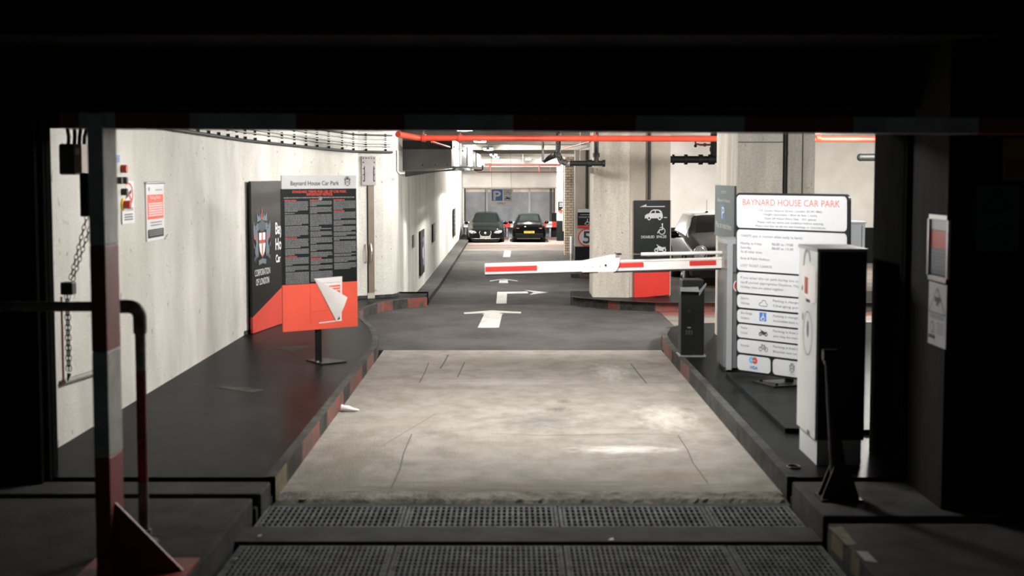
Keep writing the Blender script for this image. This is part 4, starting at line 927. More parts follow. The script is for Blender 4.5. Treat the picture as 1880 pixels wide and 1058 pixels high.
# conduits along the top of the left wall
def offpath(off, zfun, y0=10.62, i1=9):
    pts = []
    P = LW[:i1]
    for k, (a, b) in enumerate(P):
        c, d_ = P[min(k + 1, len(P) - 1)]; e, g2 = P[max(k - 1, 0)]
        n = Vector((d_ - g2, -(c - e), 0)).normalized()
        q = Vector((a, b, 0)) + n * off; pts.append(Vector((q.x, q.y, zfun(q.y))))
    # densify the first run
    pts[0].y = 10.65
    return [pts[0], pts[0].lerp(pts[1], .5)] + pts[1:]
zk = lambda y: 2.655 - .012 * max(0, y - 15) 
GC = 'conduits clipped along the top of the left wall'
for k, (dz, r, lb) in enumerate([(0, .02, 'thick lowest'), (.105, .010, 'thin second from bottom'), (.15, .010, 'thin middle'), (.23, .010, 'thin upper'), (.30, .012, 'topmost')]):
    t = thing('conduit', lb + ' conduit running along the top of the left wall', 'conduit', (-3.35, 10.2, 2.65 + dz), GC)
    pts = offpath(.03, lambda y: zk(y) + dz * (1 - .015 * max(0, y - 18))); mb = MB(); mb.tube(pts, r, 'pipe_black' if k in (0, 4) else 'galvanised', 8); part('pipe', mb, t)
    for a, b in zip(pts, pts[1:]):
        L = (b - a).length; nn = max(1, int(L / .55))
        for q in range(nn):
            mb = MB(); p = a.lerp(b, (q + .3) / nn); mb.box(p.x - .026, p.x + r * .6, p.y - .006, p.y + .006, p.z - r - (.012 if k else .0), p.z + r + (.012 if k else .03), 'black_metal'); part('clip', mb, t)
# conduit drop at the corner
p = PY(729, 276, 24.3); mb = MB(); mb.tube([(p.x, p.y, p.z), (p.x, p.y, zat(314, 24.3)), (p.x + .03, p.y, zat(319, 24.3)), (p.x + .1, p.y + .1, zat(319, 24.3))], .022, 'galvanised', 10)
single('conduit_drop', mb, 'short vertical conduit dropping at the wall corner beside the duct', 'conduit', tuple(p))
# posters on far left wall
def farwall(px): 
    dd = ray(px, 420); Y = 37.0
    while Y < 79:
        xw = -2.62 - .04 * (Y - 37.4) / 42.5
        if xw * dd.y >= dd.x * Y - 1e-6 if False else (dd.x * Y / dd.y) < xw: break
        Y += .05
    return Y
for name, lab, px0, px1, y0, y1, mm in (('wall_poster', 'dark poster with violet figure low on the far left wall, nearest one', 768.5, 776, (425, 507), (430, 492), 'v'),
        ('wall_poster', 'narrow dark plate in the middle of the far left wall', 792.5, 796, (412, 445), (412, 443), 'd'),
        ('wall_poster', 'tall narrow dark poster at the far end of the left wall', 831, 834, (384, 435), (388, 432), 'd'),
        ('wall_handle_mark', 'thin dark curved bracket on the left wall, nearest the corner', 756, 758, (432, 455), (433, 454), 'm')):
    # Y where the wall plane x=-2.63 meets the ray
    def Yw(px): return -2.63 / (ray(px, 450).x / ray(px, 450).y)
    Ya, Yb_ = Yw(px0), Yw(px1); ff = Fr((-2.605, Ya, 0), (0, 1, 0), (0, 0, 1)); ff.n = Vector((1, 0, 0)); L = Yb_ - Ya
    z0, z1 = zat(y0[1], Ya), zat(y0[0], Ya)
    t = thing(name, lab, 'poster' if mm != 'm' else 'bracket', (-2.6, (Ya + Yb_) / 2, z0), 'posters on the far left wall' if mm != 'm' else None)
    mb = MB(); mb.slab([ff.P(0, z0, 0), ff.P(L, z0, 0), ff.P(L, z1, 0), ff.P(0, z1, 0)], (.03, 0, 0), 'sign_black' if mm != 'm' else 'hatch_grey'); part('board', mb, t)
    if mm == 'v':
        mb = MB(); hz = z1 - z0; ff.poly(mb, [(.5 * L, z0 + .15 * hz), (.95 * L, z0 + .2 * hz), (.9 * L, z0 + .6 * hz), (.75 * L, z0 + .72 * hz), (.5 * L, z0 + .6 * hz)], 'violet_coat', .034); ff.disc(mb, .7 * L, z0 + .78 * hz, .3 * L, 'violet_coat', .034, ry=.05 * hz); ff.rect(mb, .45 * L, z0 + .35 * hz, .7 * L, z0 + .6 * hz, 'sign_pale', .036); part('picture', mb, t, 'violet figure')
    if mm == 'd':
        mb = MB(); hz = z1 - z0
        for q in range(5): ff.rect(mb, .2 * L, z0 + (.15 + .15 * q) * hz, .8 * L, z0 + (.19 + .15 * q) * hz, 'text_grey', .034)
        part('print', mb, t)

# ================================================================== CONTROL PANEL, SIGNS ON THE NEAR LEFT WALL
WX = -3.4
def YL(px): return WX / (ray(px, 350).x / ray(px, 350).y)
def wallsign(px0, px1, py0, py1):
    Ya, Yb_ = YL(px0), YL(px1); ff = Fr((WX + .004, Ya, zat(py0, Ya)), (0, 1, 0), (0, 0, 1)); ff.n = Vector((1, 0, 0)); return ff, Yb_ - Ya, zat(py0, Ya) - zat(py1, Ya)
ff, L, Hs = wallsign(182, 217, 279, 389)
t = thing('control_panel', 'pale grey control box with red and black buttons behind the gate post', 'control panel', tuple(ff.P(L / 2, -Hs)))
mb = MB(); mb.slab([ff.P(0, 0, 0), ff.P(L, 0, 0), ff.P(L, -Hs, 0), ff.P(0, -Hs, 0)], (.06, 0, 0), 'panel_box'); part('case', mb, t, None, .006)
mb = MB(); ff.rect(mb, .1 * L, -.2 * Hs, .75 * L, -.02 * Hs, 'sign_pale', .062)
for q in range(3): ff.words(mb, .14 * L, .7 * L, (-.08 - .045 * q) * Hs, .02, 'sign_blue', .064)
part('instruction_label', mb, t, 'label with blue print')
for (u_, v_, m_, r_) in ((.78, .28, 'knob_red', .035), (.5, .48, 'black_plastic', .03), (.78, .48, 'black_plastic', .03), (.78, .68, 'black_plastic', .03)):
    mb = MB(); mb.cyl(ff.P(u_ * L, -v_ * Hs, .06), ff.P(u_ * L, -v_ * Hs, .11), r_, m_, 14); part('push_button', mb, t, 'red button' if m_ == 'knob_red' else 'black button')
mb = MB(); mb.cyl(ff.P(.8 * L, -.9 * Hs, .06), ff.P(.8 * L, -.9 * Hs, .075), .055, 'knob_yellow', 16); mb.cyl(ff.P(.8 * L, -.9 * Hs, .075), ff.P(.8 * L, -.9 * Hs, .13), .035, 'knob_red', 16); part('emergency_stop', mb, t, 'yellow ringed stop button')
ff, L, Hs = wallsign(221, 243, 333, 412)
t = thing('no_smoking_sign', 'white no smoking sign with red ring, partly behind the control box', 'sign', tuple(ff.P(L / 2, -Hs)))
mb = MB(); mb.slab([ff.P(0, 0, 0), ff.P(L, 0, 0), ff.P(L, -Hs, 0), ff.P(0, -Hs, 0)], (.01, 0, 0), 'sign_white'); part('board', mb, t)
mb = MB(); kx = L / .30
for i in range(28):
    a, b = 2 * math.pi * i / 28, 2 * math.pi * (i + 1) / 28
    ff.poly(mb, [(L * .5 + L * .42 * r_ * math.cos(q), -.3 * Hs + .27 * Hs * r_ * math.sin(q)) for q, r_ in ((a, .84), (a, 1), (b, 1), (b, .84))], 'text_red', .012)
ff.line(mb, [(.22 * L, -.12 * Hs), (.8 * L, -.48 * Hs)], .025, 'text_red', .013); part('prohibition_ring', mb, t, 'red ring and bar')
mb = MB(); ff.line(mb, [(.22 * L, -.4 * Hs), (.74 * L, -.24 * Hs)], .03, 'text_dark', .0125); ff.text(mb, 'NO SMOKING', .5 * L, -.7 * Hs, .03, 'text_mid', .012, 'c', width=.8 * L)
for q in range(3): ff.words(mb, .15 * L, .85 * L, (-.8 - .06 * q) * Hs, .012, 'text_mid', .012)
part('lettering', mb, t)
ff, L, Hs = wallsign(265.5, 298, 338, 444)
t = thing('parking_notice', 'tall clear-framed notice on left wall with red block and black foot', 'notice', tuple(ff.P(L / 2, -Hs)))
mb = MB(); mb.slab([ff.P(0, 0, 0), ff.P(L, 0, 0), ff.P(L, -Hs, 0), ff.P(0, -Hs, 0)], (.01, 0, 0), 'sign_white'); part('sheet', mb, t)
mb = MB(); ff.rect(mb, .05 * L, -.62 * Hs, .95 * L, -.19 * Hs, 'sign_red', .012); ff.text(mb, 'Parking Notice', .5 * L, -.27 * Hs, .035, 'sign_white', .013, 'c', width=.6 * L)
for q in range(6): ff.words(mb, .1 * L, .9 * L, (-.36 - .042 * q) * Hs, .014, 'sign_white', .013)
part('red_block', mb, t, 'red block of white text')
mb = MB(); ff.rect(mb, .05 * L, -.95 * Hs, .95 * L, -.80 * Hs, 'sign_black', .012)
for q in range(3): ff.words(mb, .1 * L, .9 * L, (-.84 - .035 * q) * Hs, .01, 'text_grey', .013)
for q in range(2): ff.words(mb, .2 * L, .85 * L, (-.69 - .05 * q) * Hs, .01, 'crest_blue', .012)
ff.words(mb, .5 * L, .9 * L, -.12 * Hs, .01, 'text_grey', .012); ff.disc(mb, .15 * L, -.09 * Hs, .02, 'text_mid', .012); part('black_block', mb, t, 'black block of small print')
mb = MB(); mb.tube([ff.P(-.02, .01, .015), ff.P(L + .02, .01, .015)], .012, 'aluminium', 8); mb.tube([ff.P(L, -Hs, .015), ff.P(L + .06, -Hs + .03, .03)], .012, 'aluminium', 8); part('frame', mb, t)

# shutter motor, chain, chain box, low pipe at far left
t = thing('shutter_motor', 'black shutter motor box high at the left edge of the opening', 'motor', (-3.2, 10.35, 2.2))
Ym = 10.4; mb = MB(); mb.box(xat(110, Ym), xat(141, Ym), Ym, Ym + .25, zat(321, Ym), zat(264, Ym), 'black_plastic'); part('case', mb, t, None, .015)
mb = MB(); mb.box(xat(140, Ym), xat(154, Ym), Ym - .02, Ym + .25, zat(317, Ym), zat(265, Ym), 'beige_box'); mb.box(xat(143, Ym), xat(150, Ym), Ym - .024, Ym - .02, zat(284, Ym), zat(272, Ym), 'paper'); part('end_cover', mb, t, 'brown end cover with white label')
for k, px in enumerate((121, 132, 141, 150)):
    mb = MB(); mb.tube([(xat(px, Ym), Ym + .1, zat(266, Ym)), (xat(px + 1, Ym), Ym + .1, zat(250, Ym)), (xat(px - 3 + k * 4, Ym), Ym + .1, 2.56)], .014, 'rubber', 8); part('cable', mb, t)
mb = MB(); mb.box(xat(147, 10.2), xat(175, 10.2), 10.2, 10.4, zat(398, 10.2), zat(318, 10.2), 'black_plastic'); part('gear_case', mb, t, None, .01)
def links(mb, pts, r=.013, wr=.0032, pitch=.036):
    acc = 0; k = 0
    for a, b in zip(pts, pts[1:]):
        a, b = Vector(a), Vector(b); d_ = (b - a); L = d_.length; d_.normalize(); u, v = frame_from(d_); n = int(L / pitch)
        for i in range(n):
            c = a + d_ * (i + .5) * pitch; s_ = u if k % 2 else v; k += 1
            ring_ = [c + d_ * (math.cos(q) * pitch * .68) + s_ * (math.sin(q) * r) for q in [2 * math.pi * e / 8 for e in range(8)]]
            mb.tube(ring_, wr, 'black_metal', 5, closed=True)
YC = 10.3
t = thing('hoist_chain', 'black hand chain looping down from the shutter motor beside the post', 'chain', tuple(PY(124, 700, YC)))
mb = MB(); links(mb, [PY(160, 395, YC), PY(127, 520, YC)]); part('chain_strand', mb, t)
mb = MB(); links(mb, [PY(165, 418, YC), PY(132, 520, YC)]); part('chain_strand', mb, t)
for px in (121.5, 125.5):
    mb = MB(); links(mb, [PY(px, 541, YC), PY(px + 3, 690, YC)]); part('chain_strand', mb, t)
mb = MB(); q0 = PY(124, 700, YC); mb.tube([PY(127, 686, YC), q0], [.016, .004], 'black_metal', 8); part('hook', mb, t)
mb = MB(); mb.box(xat(110.5, YC), xat(133, YC), YC - .04, YC + .06, zat(541, YC), zat(518, YC), 'black_plastic'); single('chain_guard', mb, 'small black box the hand chain passes through, on left wall', 'box', (-3.15, 10.3, 1.4), bevel=.008)
Yp = 11; mb = MB(); mb.tube([(WX + .03, YL(100), zat(702, YL(100))), (WX + .03, YL(200), zat(672, YL(200)) - .0)], .022, 'hatch_grey', 10)
single('low_wall_pipe', mb, 'grey pipe running low along left wall behind the banded post', 'pipe', (WX + .03, 11, .6))
mb = MB(); x_ = xat(114, 10.5, 600); mb.tube([(x_, 10.5, zat(545, 10.5)), (x_, 10.5, zat(702, 10.5))], .008, 'pipe_rust', 8); single('thin_drop_pipe', mb, 'thin rusty vertical pipe beside the hand chain', 'pipe', (x_, 10.5, .8))

# ================================================================== RED SPRINKLER PIPE etc.
t = thing('sprinkler_pipe', 'red sprinkler main crossing the ceiling from side to side', 'pipe', (0, 21.8, 2.72))
YP = 21.8; zp = zat(253.5, YP); pr = .043
mb = MB(); xl = xat(776, YP); mb.tube([(xl, YP, zp + .0), (9.3, YP, zp - .03)], pr, 'pipe_red', 16); part('main_pipe', mb, t)
mb = MB(); mb.tube([(xl, YP, zp), (xl - .08, YP - .03, zp + .005), (xat(738, YP - .9) - .05, YP - .9, zp + .03)], pr, 'pipe_red', 16); part('bend_pipe', mb, t)
for x_ in (xl + .02, xl + .56, xat(1092, YP), xat(1500, YP)):
    mb = MB(); mb.tube([(x_ - .03, YP, zp), (x_ + .03, YP, zp - .0)], pr + .012, 'pipe_red', 16); part('coupling', mb, t)
    mb = MB(); mb.box(x_ - .004, x_ + .004, YP - .004, YP + .004, zp, ZC, 'galvanised'); part('hanger', mb, t)
# small crossing pipe with a branch just behind
mb = MB(); mb.tube([PY(793, 260, 25.5), PY(832, 272.5, 31)], .022, 'pipe_red', 10); single('branch_pipe', mb, 'short pinkish red branch pipe under the red main at left', 'pipe', tuple(PY(793, 260, 25.5)))
# far thin red pipes
mb = MB(); mb.tube([PY(890, 302.5, 58), PY(1030, 303, 58)], .045, 'pipe_rust', 10); mb.tube([PY(990, 305, 58), PY(990, 315, 58)], .03, 'pipe_rust', 8); mb.tube([PY(900, 300, 58), PY(900, 314, 58)], .03, 'pipe_rust', 8)
mb.tube([PY(960, 302, 58), (PY(960, 302, 58).x, 58, ZC)], .01, 'galvanised', 6); single('far_red_pipe', mb, 'dull red pipe crossing the far end above the two cars', 'pipe', tuple(PY(960, 303, 58)))
mb = MB(); mb.tube([PY(872, 313, 60), PY(878, 316, 60), PY(1034, 316, 60)], .018, 'pipe_rust', 8); mb.tube([PY(1010, 316, 60), (PY(1010, 316, 60).x, 60, ZC)], .01, 'galvanised', 6); single('far_thin_conduit', mb, 'hairline dark conduit across the pale far wall', 'conduit', tuple(PY(960, 316, 60)))
mb = MB(); mb.tube([PY(845, 312, 55), PY(884, 312.5, 55), PY(886, 311, 55), PY(886, 304, 55)], .03, 'pipe_black', 8); single('far_elbow_conduit', mb, 'dark elbowed conduit below the far end of the duct', 'conduit', tuple(PY(870, 312, 55)))
# ducts
Yd0, Yd1 = 30.0, 58.0
xr = xat(829, Yd0, 300)
def duct_x(Y): return xr + (-1.26 + 1.26) * 0
mb = MB()
z_tl, z_bl, z_br = zat(262, Yd0), zat(318, Yd0), zat(305.5, Yd0)
mb.add([(-2.7, Yd0, z_bl), (xr, Yd0, z_br), (xr, Yd0, 2.9), (-2.7, Yd0, 2.9), (-2.7, Yd1, 2.45), (xr, Yd1, 2.45), (xr, Yd1, 2.9), (-2.7, Yd1, 2.9)],
       [(0, 1, 2, 3), (1, 5, 6, 2), (5, 4, 7, 6), (4, 0, 3, 7), (3, 2, 6, 7), (0, 4, 5, 1)], 'duct_steel')
t = thing('ventilation_duct', 'big grey sheet metal duct under the ceiling on the left', 'duct', (-2, Yd0, z_bl)); part('casing', mb, t)
mb = MB(); mb.box(-2.7, xr + .02, Yd0 - .02, Yd0, zat(274, Yd0), zat(262, Yd0) + .04, 'dark_concrete'); part('top_flange', mb, t, 'dark upper band')
mb = MB()
for px in (776, 799, 821): mb.cyl(PY(px, 303, Yd0 - .001), PY(px, 303, Yd0 - .02), .012, 'pit_black', 8)
for k in range(5): 
    p = Vector((xr + .001, 31 + k * 1.4, 2.75)); mb.cyl(p, p + Vector((.02, 0, 0)), .02, 'pit_black', 8)
for y in (35, 40, 45, 50): mb.box(xr, xr + .03, y, y + .08, 2.4, 2.9, 'galvanised')
part('bolts', mb, t)
for k in range(4):
    mb = MB(); yy = Yd0 - .3; mb.tube([(-2.15, 29.8, zat(319, 29.8) + k * .028 - .05), (xat(842 + k, 34, 311), 34, zat(309 + k * 1.3, 34)), (-1.3, 50, zat(310 + k, 50))], .012, 'pipe_black', 6)
    single('cable_run', mb, ['topmost', 'second', 'third', 'lowest'][k] + ' of the black cables slung under the grey duct', 'cable', (-2.15, 29.8, 2.2), 'cables slung under the duct')
# black waste pipes, right of centre
def pipe_collars(pts, r, cols_, cr, cl, mt='pipe_black'):
    mb = MB(); mb.tube(pts, r, mt, 16); 
    for a, b in cols_: mb.cyl(a, b, cr, mt, 16)
    return mb
Yq = 23.2
t = thing('waste_pipe', 'black elbowed waste pipe hanging left of the central column', 'pipe', tuple(PY(1080, 300, Yq)))
part('horizontal_run', pipe_collars([PY(1046, 300, Yq), PY(1109, 300, Yq)], .042, [(PY(1079, 300, Yq), PY(1087, 300, Yq)), (PY(1106, 300, Yq), PY(1111, 300, Yq))], .056, 0), t)
h_ = PY(1094.5, 258, Yq); h_.z = ZC
part('vertical_drop', pipe_collars([PY(1094.5, 300, Yq), h_], .038, [(PY(1094.5, 289, Yq), PY(1094.5, 281, Yq))], .056, 0), t)
mb = MB(); h_ = PY(1065, 300, Yq); mb.tube([h_, (h_.x, h_.y, ZC)], .006, 'galvanised', 6); part('hanger', mb, t)
t = thing('lagged_pipe', 'foil wrapped black pipe bend hanging beside the brick pier', 'pipe', tuple(PY(1025, 300, 26)))
mb = MB(); h_ = PY(1025, 258, 26); h_.z = ZC; mb.tube([h_, PY(1025, 272, 26), PY(1024, 282, 26), PY(1030, 296, 26), PY(1043, 301, 26), PY(1050, 301, 24)], [.045, .045, .05, .06, .05, .042], 'foil_wrap', 14); part('foil_wrapping', mb, t)
mb = MB(); mb.tube([PY(998, 298, 27), PY(1008, 290, 27), PY(1022, 283, 26)], [.02, .045, .055], 'pipe_black', 12); part('branch', mb, t)
mb = MB(); mb.tube([PY(996, 260, 27), PY(996, 297, 27)], [.016, .016], 'galvanised', 8); mb.tube([PY(997.5, 260, 27.1), PY(997.5, 297, 27.1)], .014, 'pipe_black', 8); part('drop_rod', mb, t)
for k, (a, b) in enumerate((((1036, 273), (1083, 260)), ((1055, 268), (1090, 258)), ((1062, 275), (1100, 262)))):
    mb = MB(); mb.tube([PY(*a, 34 - k), PY(*b, 25)], .014 + .004 * (k == 0), ('pipe_red', 'galvanised', 'pipe_black')[k], 8); single('ceiling_pipe', mb, ('thin reddish', 'thin bright metal', 'thin black')[k] + ' slanting pipe under ceiling left of the central column', 'pipe', tuple(PY(*a, 34 - k)), 'small pipes under the ceiling')
Yr = 27.5
t = thing('cast_pipe', 'thick black cast iron pipe with collars across the opening left of right column', 'pipe', tuple(PY(1270, 293, Yr)))
part('horizontal_run', pipe_collars([PY(1226, 293, Yr), PY(1320, 293, Yr)], .065, [(PY(1234, 293, Yr), PY(1238, 293, Yr)), (PY(1256, 293, Yr), PY(1262, 293, Yr)), (PY(1282, 293, Yr), PY(1290, 293, Yr)), (PY(1300, 293, Yr), PY(1312, 293, Yr))], .095, 0), t)
h_ = PY(1311, 250, Yr); h_.z = ZC
part('riser', pipe_collars([PY(1311, 293, Yr), h_], .07, [(PY(1311, 270, Yr), PY(1311, 278, Yr))], .085, 0), t)
mb = MB(); mb.tube([PY(1320, 266, Yr), PY(1285, 266, Yr), PY(1277, 264, Yr), PY(1277, 258, Yr)], .018, 'pipe_rust', 8); mb.ball(PY(1277, 268, Yr), .03, 'pipe_black'); mb.ball(PY(1294, 266, Yr), .035, 'pipe_rust'); single('sprinkler_branch', mb, 'rusty sprinkler branch above the thick black pipe', 'sprinkler', tuple(PY(1277, 266, Yr)))
mb = MB(); mb.tube([PY(1580, 289, 22), PY(1640, 289, 22)], [.055, .06], 'pipe_black', 14); mb.ball(PY(1580, 289, 22), .058, 'pipe_black'); mb.tube([PY(1620, 289, 22), (PY(1620, 289, 22).x, 22, ZC)], .01, 'galvanised', 6); single('pipe_end', mb, 'capped black pipe end at the right edge of the opening', 'pipe', tuple(PY(1585, 289, 22)))
mb = MB(); xx = 2.27; mb.tube([(xx, 24.36, zat(367, 24.4)), (xx, 24.36, ZC)], .025, 'pipe_black', 10)
single('column_conduit', mb, 'black vertical conduit above the disabled spaces board', 'conduit', (xx, 24.36, 1.8))
mb = MB(); xx = xat(1077, Y5 - .05); mb.tube([(xx, Y5 - .05, zat(383, Y5)), (xx, Y5 - .05, ZC)], .04, 'pipe_black', 10); single('pier_conduit', mb, 'dark vertical conduit above the small disabled spaces sign', 'conduit', (xx, Y5 - .05, 1.))

# ================================================================== DISABLED SPACES BOARD on tan column
C1 = Vector((1.975, 24.31, 0)); C2 = Vector((2.57, 24.51, 0)); f = Fr((C1.x, C1.y, 0), C2 - C1, (0, 0, 1)); f.o += f.n * .04; W = (C2 - C1).length
u0, u1 = uf(1165, f), uf(1230, f); W = u1 - u0; f.o = f.P(u0, 0, 0); zt, zm = zat(368, 24.4), zat(500, 24.4); zb0, zb1 = zat(548, 24.3), zat(543, 24.4)
t = thing('direction_board', 'tall black Disabled Spaces board with red base on the tan column', 'sign', (2.25, 24.3, zb0))
mb = MB(); mb.slab([f.P(0, zm, 0), f.P(W, zm, 0), f.P(W, zt, 0), f.P(0, zt, 0)], f.n * -.03, 'sign_black'); part('black_panel', mb, t)
mb = MB(); mb.slab([f.P(0, zb0, 0), f.P(W, zb1 + .01, 0), f.P(W, zm, 0), f.P(0, zm, 0)], f.n * -.03, 'board_red'); part('red_panel', mb, t, 'plain red lower panel')
mb = MB(); mb.slab([f.P(W, zb1, .004), f.P(W + .015, zb1, .004), f.P(W + .015, zt, .004), f.P(W, zt, .004)], f.n * -.034, 'tan_paint'); part('edge_trim', mb, t)
px_ = W / 65.
def q(px, py): return ((px - 1165) * px_, zat(py, 24.4))
mb = MB(); f.poly(mb, [q(1173.5, 380), q(1186, 375), q(1186, 380)], 'sign_pale', .003); f.poly(mb, [q(1174, 380), q(1186, 378.5), q(1220, 378.5), q(1220, 380.2)], 'sign_pale', .003); part('arrow', mb, t, 'white arrow pointing left')
mb = MB(); a = q(1183, 404.5); icon_car(f, mb, a[0], a[1] , 33 * px_, 'sign_pale', 'sign_black', .003); f.rect(mb, *q(1218, 400.5), *q(1224, 399), 'sign_pale', .003); part('car_symbol', mb, t, 'white car symbol')
mb = MB(); a = q(1215, 431); icon_chair(f, mb, a[0], a[1], 19 * px_, 'sign_pale', .003); part('wheelchair_symbol', mb, t, 'white wheelchair symbol')
mb = MB(); f.text(mb, 'DISABLED  SPACES', q(1177, 437)[0], q(1177, 437.3)[1], 4.4 * px_, 'sign_pale', .003, 'l', width=46 * px_, bold=.0005); f.text(mb, 'MUST PARK IN', q(1184, 470)[0], q(1177, 470.5)[1], 4.4 * px_, 'sign_pale', .003, 'l', width=38 * px_, bold=.0005); part('lettering', mb, t)
mb = MB(); a = q(1201, 464); icon_moto(f, mb, a[0], a[1], 22 * px_, 'sign_pale', .003); part('motorcycle_symbol', mb, t, 'white motorcycle symbol')

# small disabled sign + 5 roundel at pier
def flat(px0, px1, py0, py1, Y): return Fr((xat(px0, Y), Y, zat(py0, Y)), (1, 0, 0), (0, 0, 1)), xat(px1, Y) - xat(px0, Y), zat(py0, Y) - zat(py1, Y)
f, W, Hh = flat(1060.5, 1091, 384, 418, Y5 - .06)
t = thing('bay_sign', 'small black disabled spaces sign with white top above the number 5 roundel', 'sign', (xat(1075, Y5), Y5 - .06, zat(418, Y5)))
mb = MB(); mb.slab([f.P(0, -Hh, 0), f.P(W, -Hh, 0), f.P(W, 0, 0), f.P(0, 0, 0)], f.n * -.04, 'sign_black'); part('board', mb, t)
mb = MB(); f.rect(mb, 0, -.18 * Hh, W, 0, 'sign_pale', .01); part('white_band', mb, t, 'white top band')
mb = MB(); f.rect(mb, 0, -Hh, W, -.88 * Hh, 'board_red', .01); part('red_band', mb, t, 'red bottom band')
mb = MB(); f.rect(mb, .16 * W, -.315 * Hh, .9 * W, -.295 * Hh, 'sign_pale', .01); f.poly(mb, [(.75 * W, -.25 * Hh), (.98 * W, -.31 * Hh), (.75 * W, -.31 * Hh)], 'sign_pale', .01); f.text(mb, 'DISABLED SPACES', .06 * W, -.47 * Hh, .045, 'sign_pale', .01, 'l', width=.92 * W); part('lettering', mb, t)
mb = MB(); icon_chair(f, mb, .58 * W, -.86 * Hh, .33 * Hh, 'sign_pale', .012); part('wheelchair_symbol', mb, t)
f = Fr((xat(1077.5, Y5 - .06), Y5 - .06, zat(436, Y5)), (1, 0, 0), (0, 0, 1)); r_ = 16.3 / 2700 * Y5
t = thing('speed_limit_sign', 'round white speed limit sign with red rim and black 5', 'sign', (f.o.x, f.o.y, f.o.z - r_))
mb = MB(); mb.cyl(f.P(0, 0, -.03), f.P(0, 0, 0), r_, 'board_red', 40); part('rim', mb, t, 'red rim')
mb = MB(); f.disc(mb, 0, 0, r_ * .86, 'sign_pale', .008, 40); part('face', mb, t)
mb = MB(); f.text(mb, '5', 0, -.19, .40, 'text_dark', .016, 'c', width=.24, bold=.012); part('numeral', mb, t, 'black numeral 5')
f, W, Hh = flat(1024.5, 1036.5, 366.5, 389, 74.9)
t = thing('bay_sign', 'tiny black and red sign on the farthest pier beside the brick one', 'sign', (f.o.x + .2, 74.9, zat(389, 75)))
mb = MB(); mb.slab([f.P(0, -Hh, 0), f.P(W, -Hh, 0), f.P(W, 0, 0), f.P(0, 0, 0)], f.n * -.05, 'sign_black'); f.rect(mb, 0, -.18 * Hh, W, 0, 'sign_pale', .01); f.rect(mb, 0, -Hh, W, -.88 * Hh, 'board_red', .01)
for k in range(3): f.words(mb, .2 * W, .9 * W, (-.33 - .12 * k) * Hh, .03, 'sign_pale', .01)
icon_car(f, mb, .5 * W, -.84 * Hh, .3 * W, 'sign_pale', 'sign_black', .01); part('board', mb, t)
# white pole by the brick pier
mb = MB(); mb.cyl((xat(1049, 58), 58, zat(466, 58)), (xat(1049, 58), 58, zat(434, 58)), .055, 'sign_pale', 12); mb.cyl((xat(1049, 58), 58, -1.25), (xat(1049, 58), 58, zat(466, 58)), .05, 'galvanised', 12); single('marker_post', mb, 'short white marker post in front of the brick pier', 'post', (xat(1049, 58), 58, -1.25))

# hanging P sign
YH = 41.; f, W, Hh = flat(900.5, 941.5, 346, 379, YH)
t = thing('hanging_parking_sign', 'hanging white sign with blue P, cycle symbols and the word ONLY', 'sign', (f.o.x + W / 2, YH, f.o.z - Hh))
mb = MB(); mb.slab([f.P(0, -Hh, 0), f.P(W, -Hh, 0), f.P(W, 0, 0), f.P(0, 0, 0)], f.n * -.02, 'arm_white'); part('board', mb, t)
mb = MB(); f.rect(mb, .06 * W, -.69 * Hh, .54 * W, -.06 * Hh, 'sign_blue', .004); f.text(mb, 'P', .30 * W, -.65 * Hh, .25, 'sign_white', .008, 'c', width=.19, bold=.012); part('parking_symbol', mb, t, 'blue square with white P')
mb = MB()
for a, b in ((-.36, -.08), (-.69, -.42)):
    f.rect(mb, .60 * W, a * Hh, .93 * W, b * Hh, 'text_dark', .004); f.rect(mb, .61 * W, (a + .015) * Hh, .92 * W, (b - .015) * Hh, 'sign_white', .006)
icon_bike(f, mb, .64 * W, -.33 * Hh, .26 * W, 'text_mid', .008); icon_moto(f, mb, .64 * W, -.64 * Hh, .26 * W, 'text_dark', .008); part('cycle_symbols', mb, t, 'bicycle and motorcycle boxes')
mb = MB(); f.text(mb, 'ONLY', .5 * W, -.89 * Hh, .06, 'text_dark', .004, 'c', width=.36 * W); part('lettering', mb, t)
for s_ in (.06, .94):
    mb = MB(); mb.tube([f.P(s_ * W, 0, 0), (f.P(s_ * W, 0, 0).x - (.02 if s_ < .5 else .04), YH, ZC)], .0035, 'pipe_black', 5); part('wire', mb, t)
# red/white guard rail
YR = 79.2; z0, z1 = zat(417.5, YR), zat(407, YR)
t = thing('guard_rail', 'red and white banded rail across the far end behind the cars', 'barrier', (0, YR, -1.25))
for i, (a, b, red) in enumerate(((851, 880, 0), (880, 900, 1), (900, 926, 0), (926, 937, 1), (937, 975, 0), (975, 1003, 1), (1003, 1013.5, 0), (1013.5, 1021.5, 1))):
    mb = MB(); mb.box(xat(a, YR), xat(b, YR), YR, YR + .08, z0, z1, 'arm_red' if red else 'arm_white'); mb.box(xat(a, YR), xat(b, YR), YR - .01, YR, z0 + .1, z1 - .1, 'board_red' if red else 'machine_pale'); part('rail_band', mb, t, 'red band' if red else 'white band')
for px in (855, 893, 931, 969, 1010):
    mb = MB(); mb.box(xat(px, YR) - .05, xat(px, YR) + .05, YR + .08, YR + .16, -1.25, z0 + .2, 'duct_steel'); part('leg', mb, t)

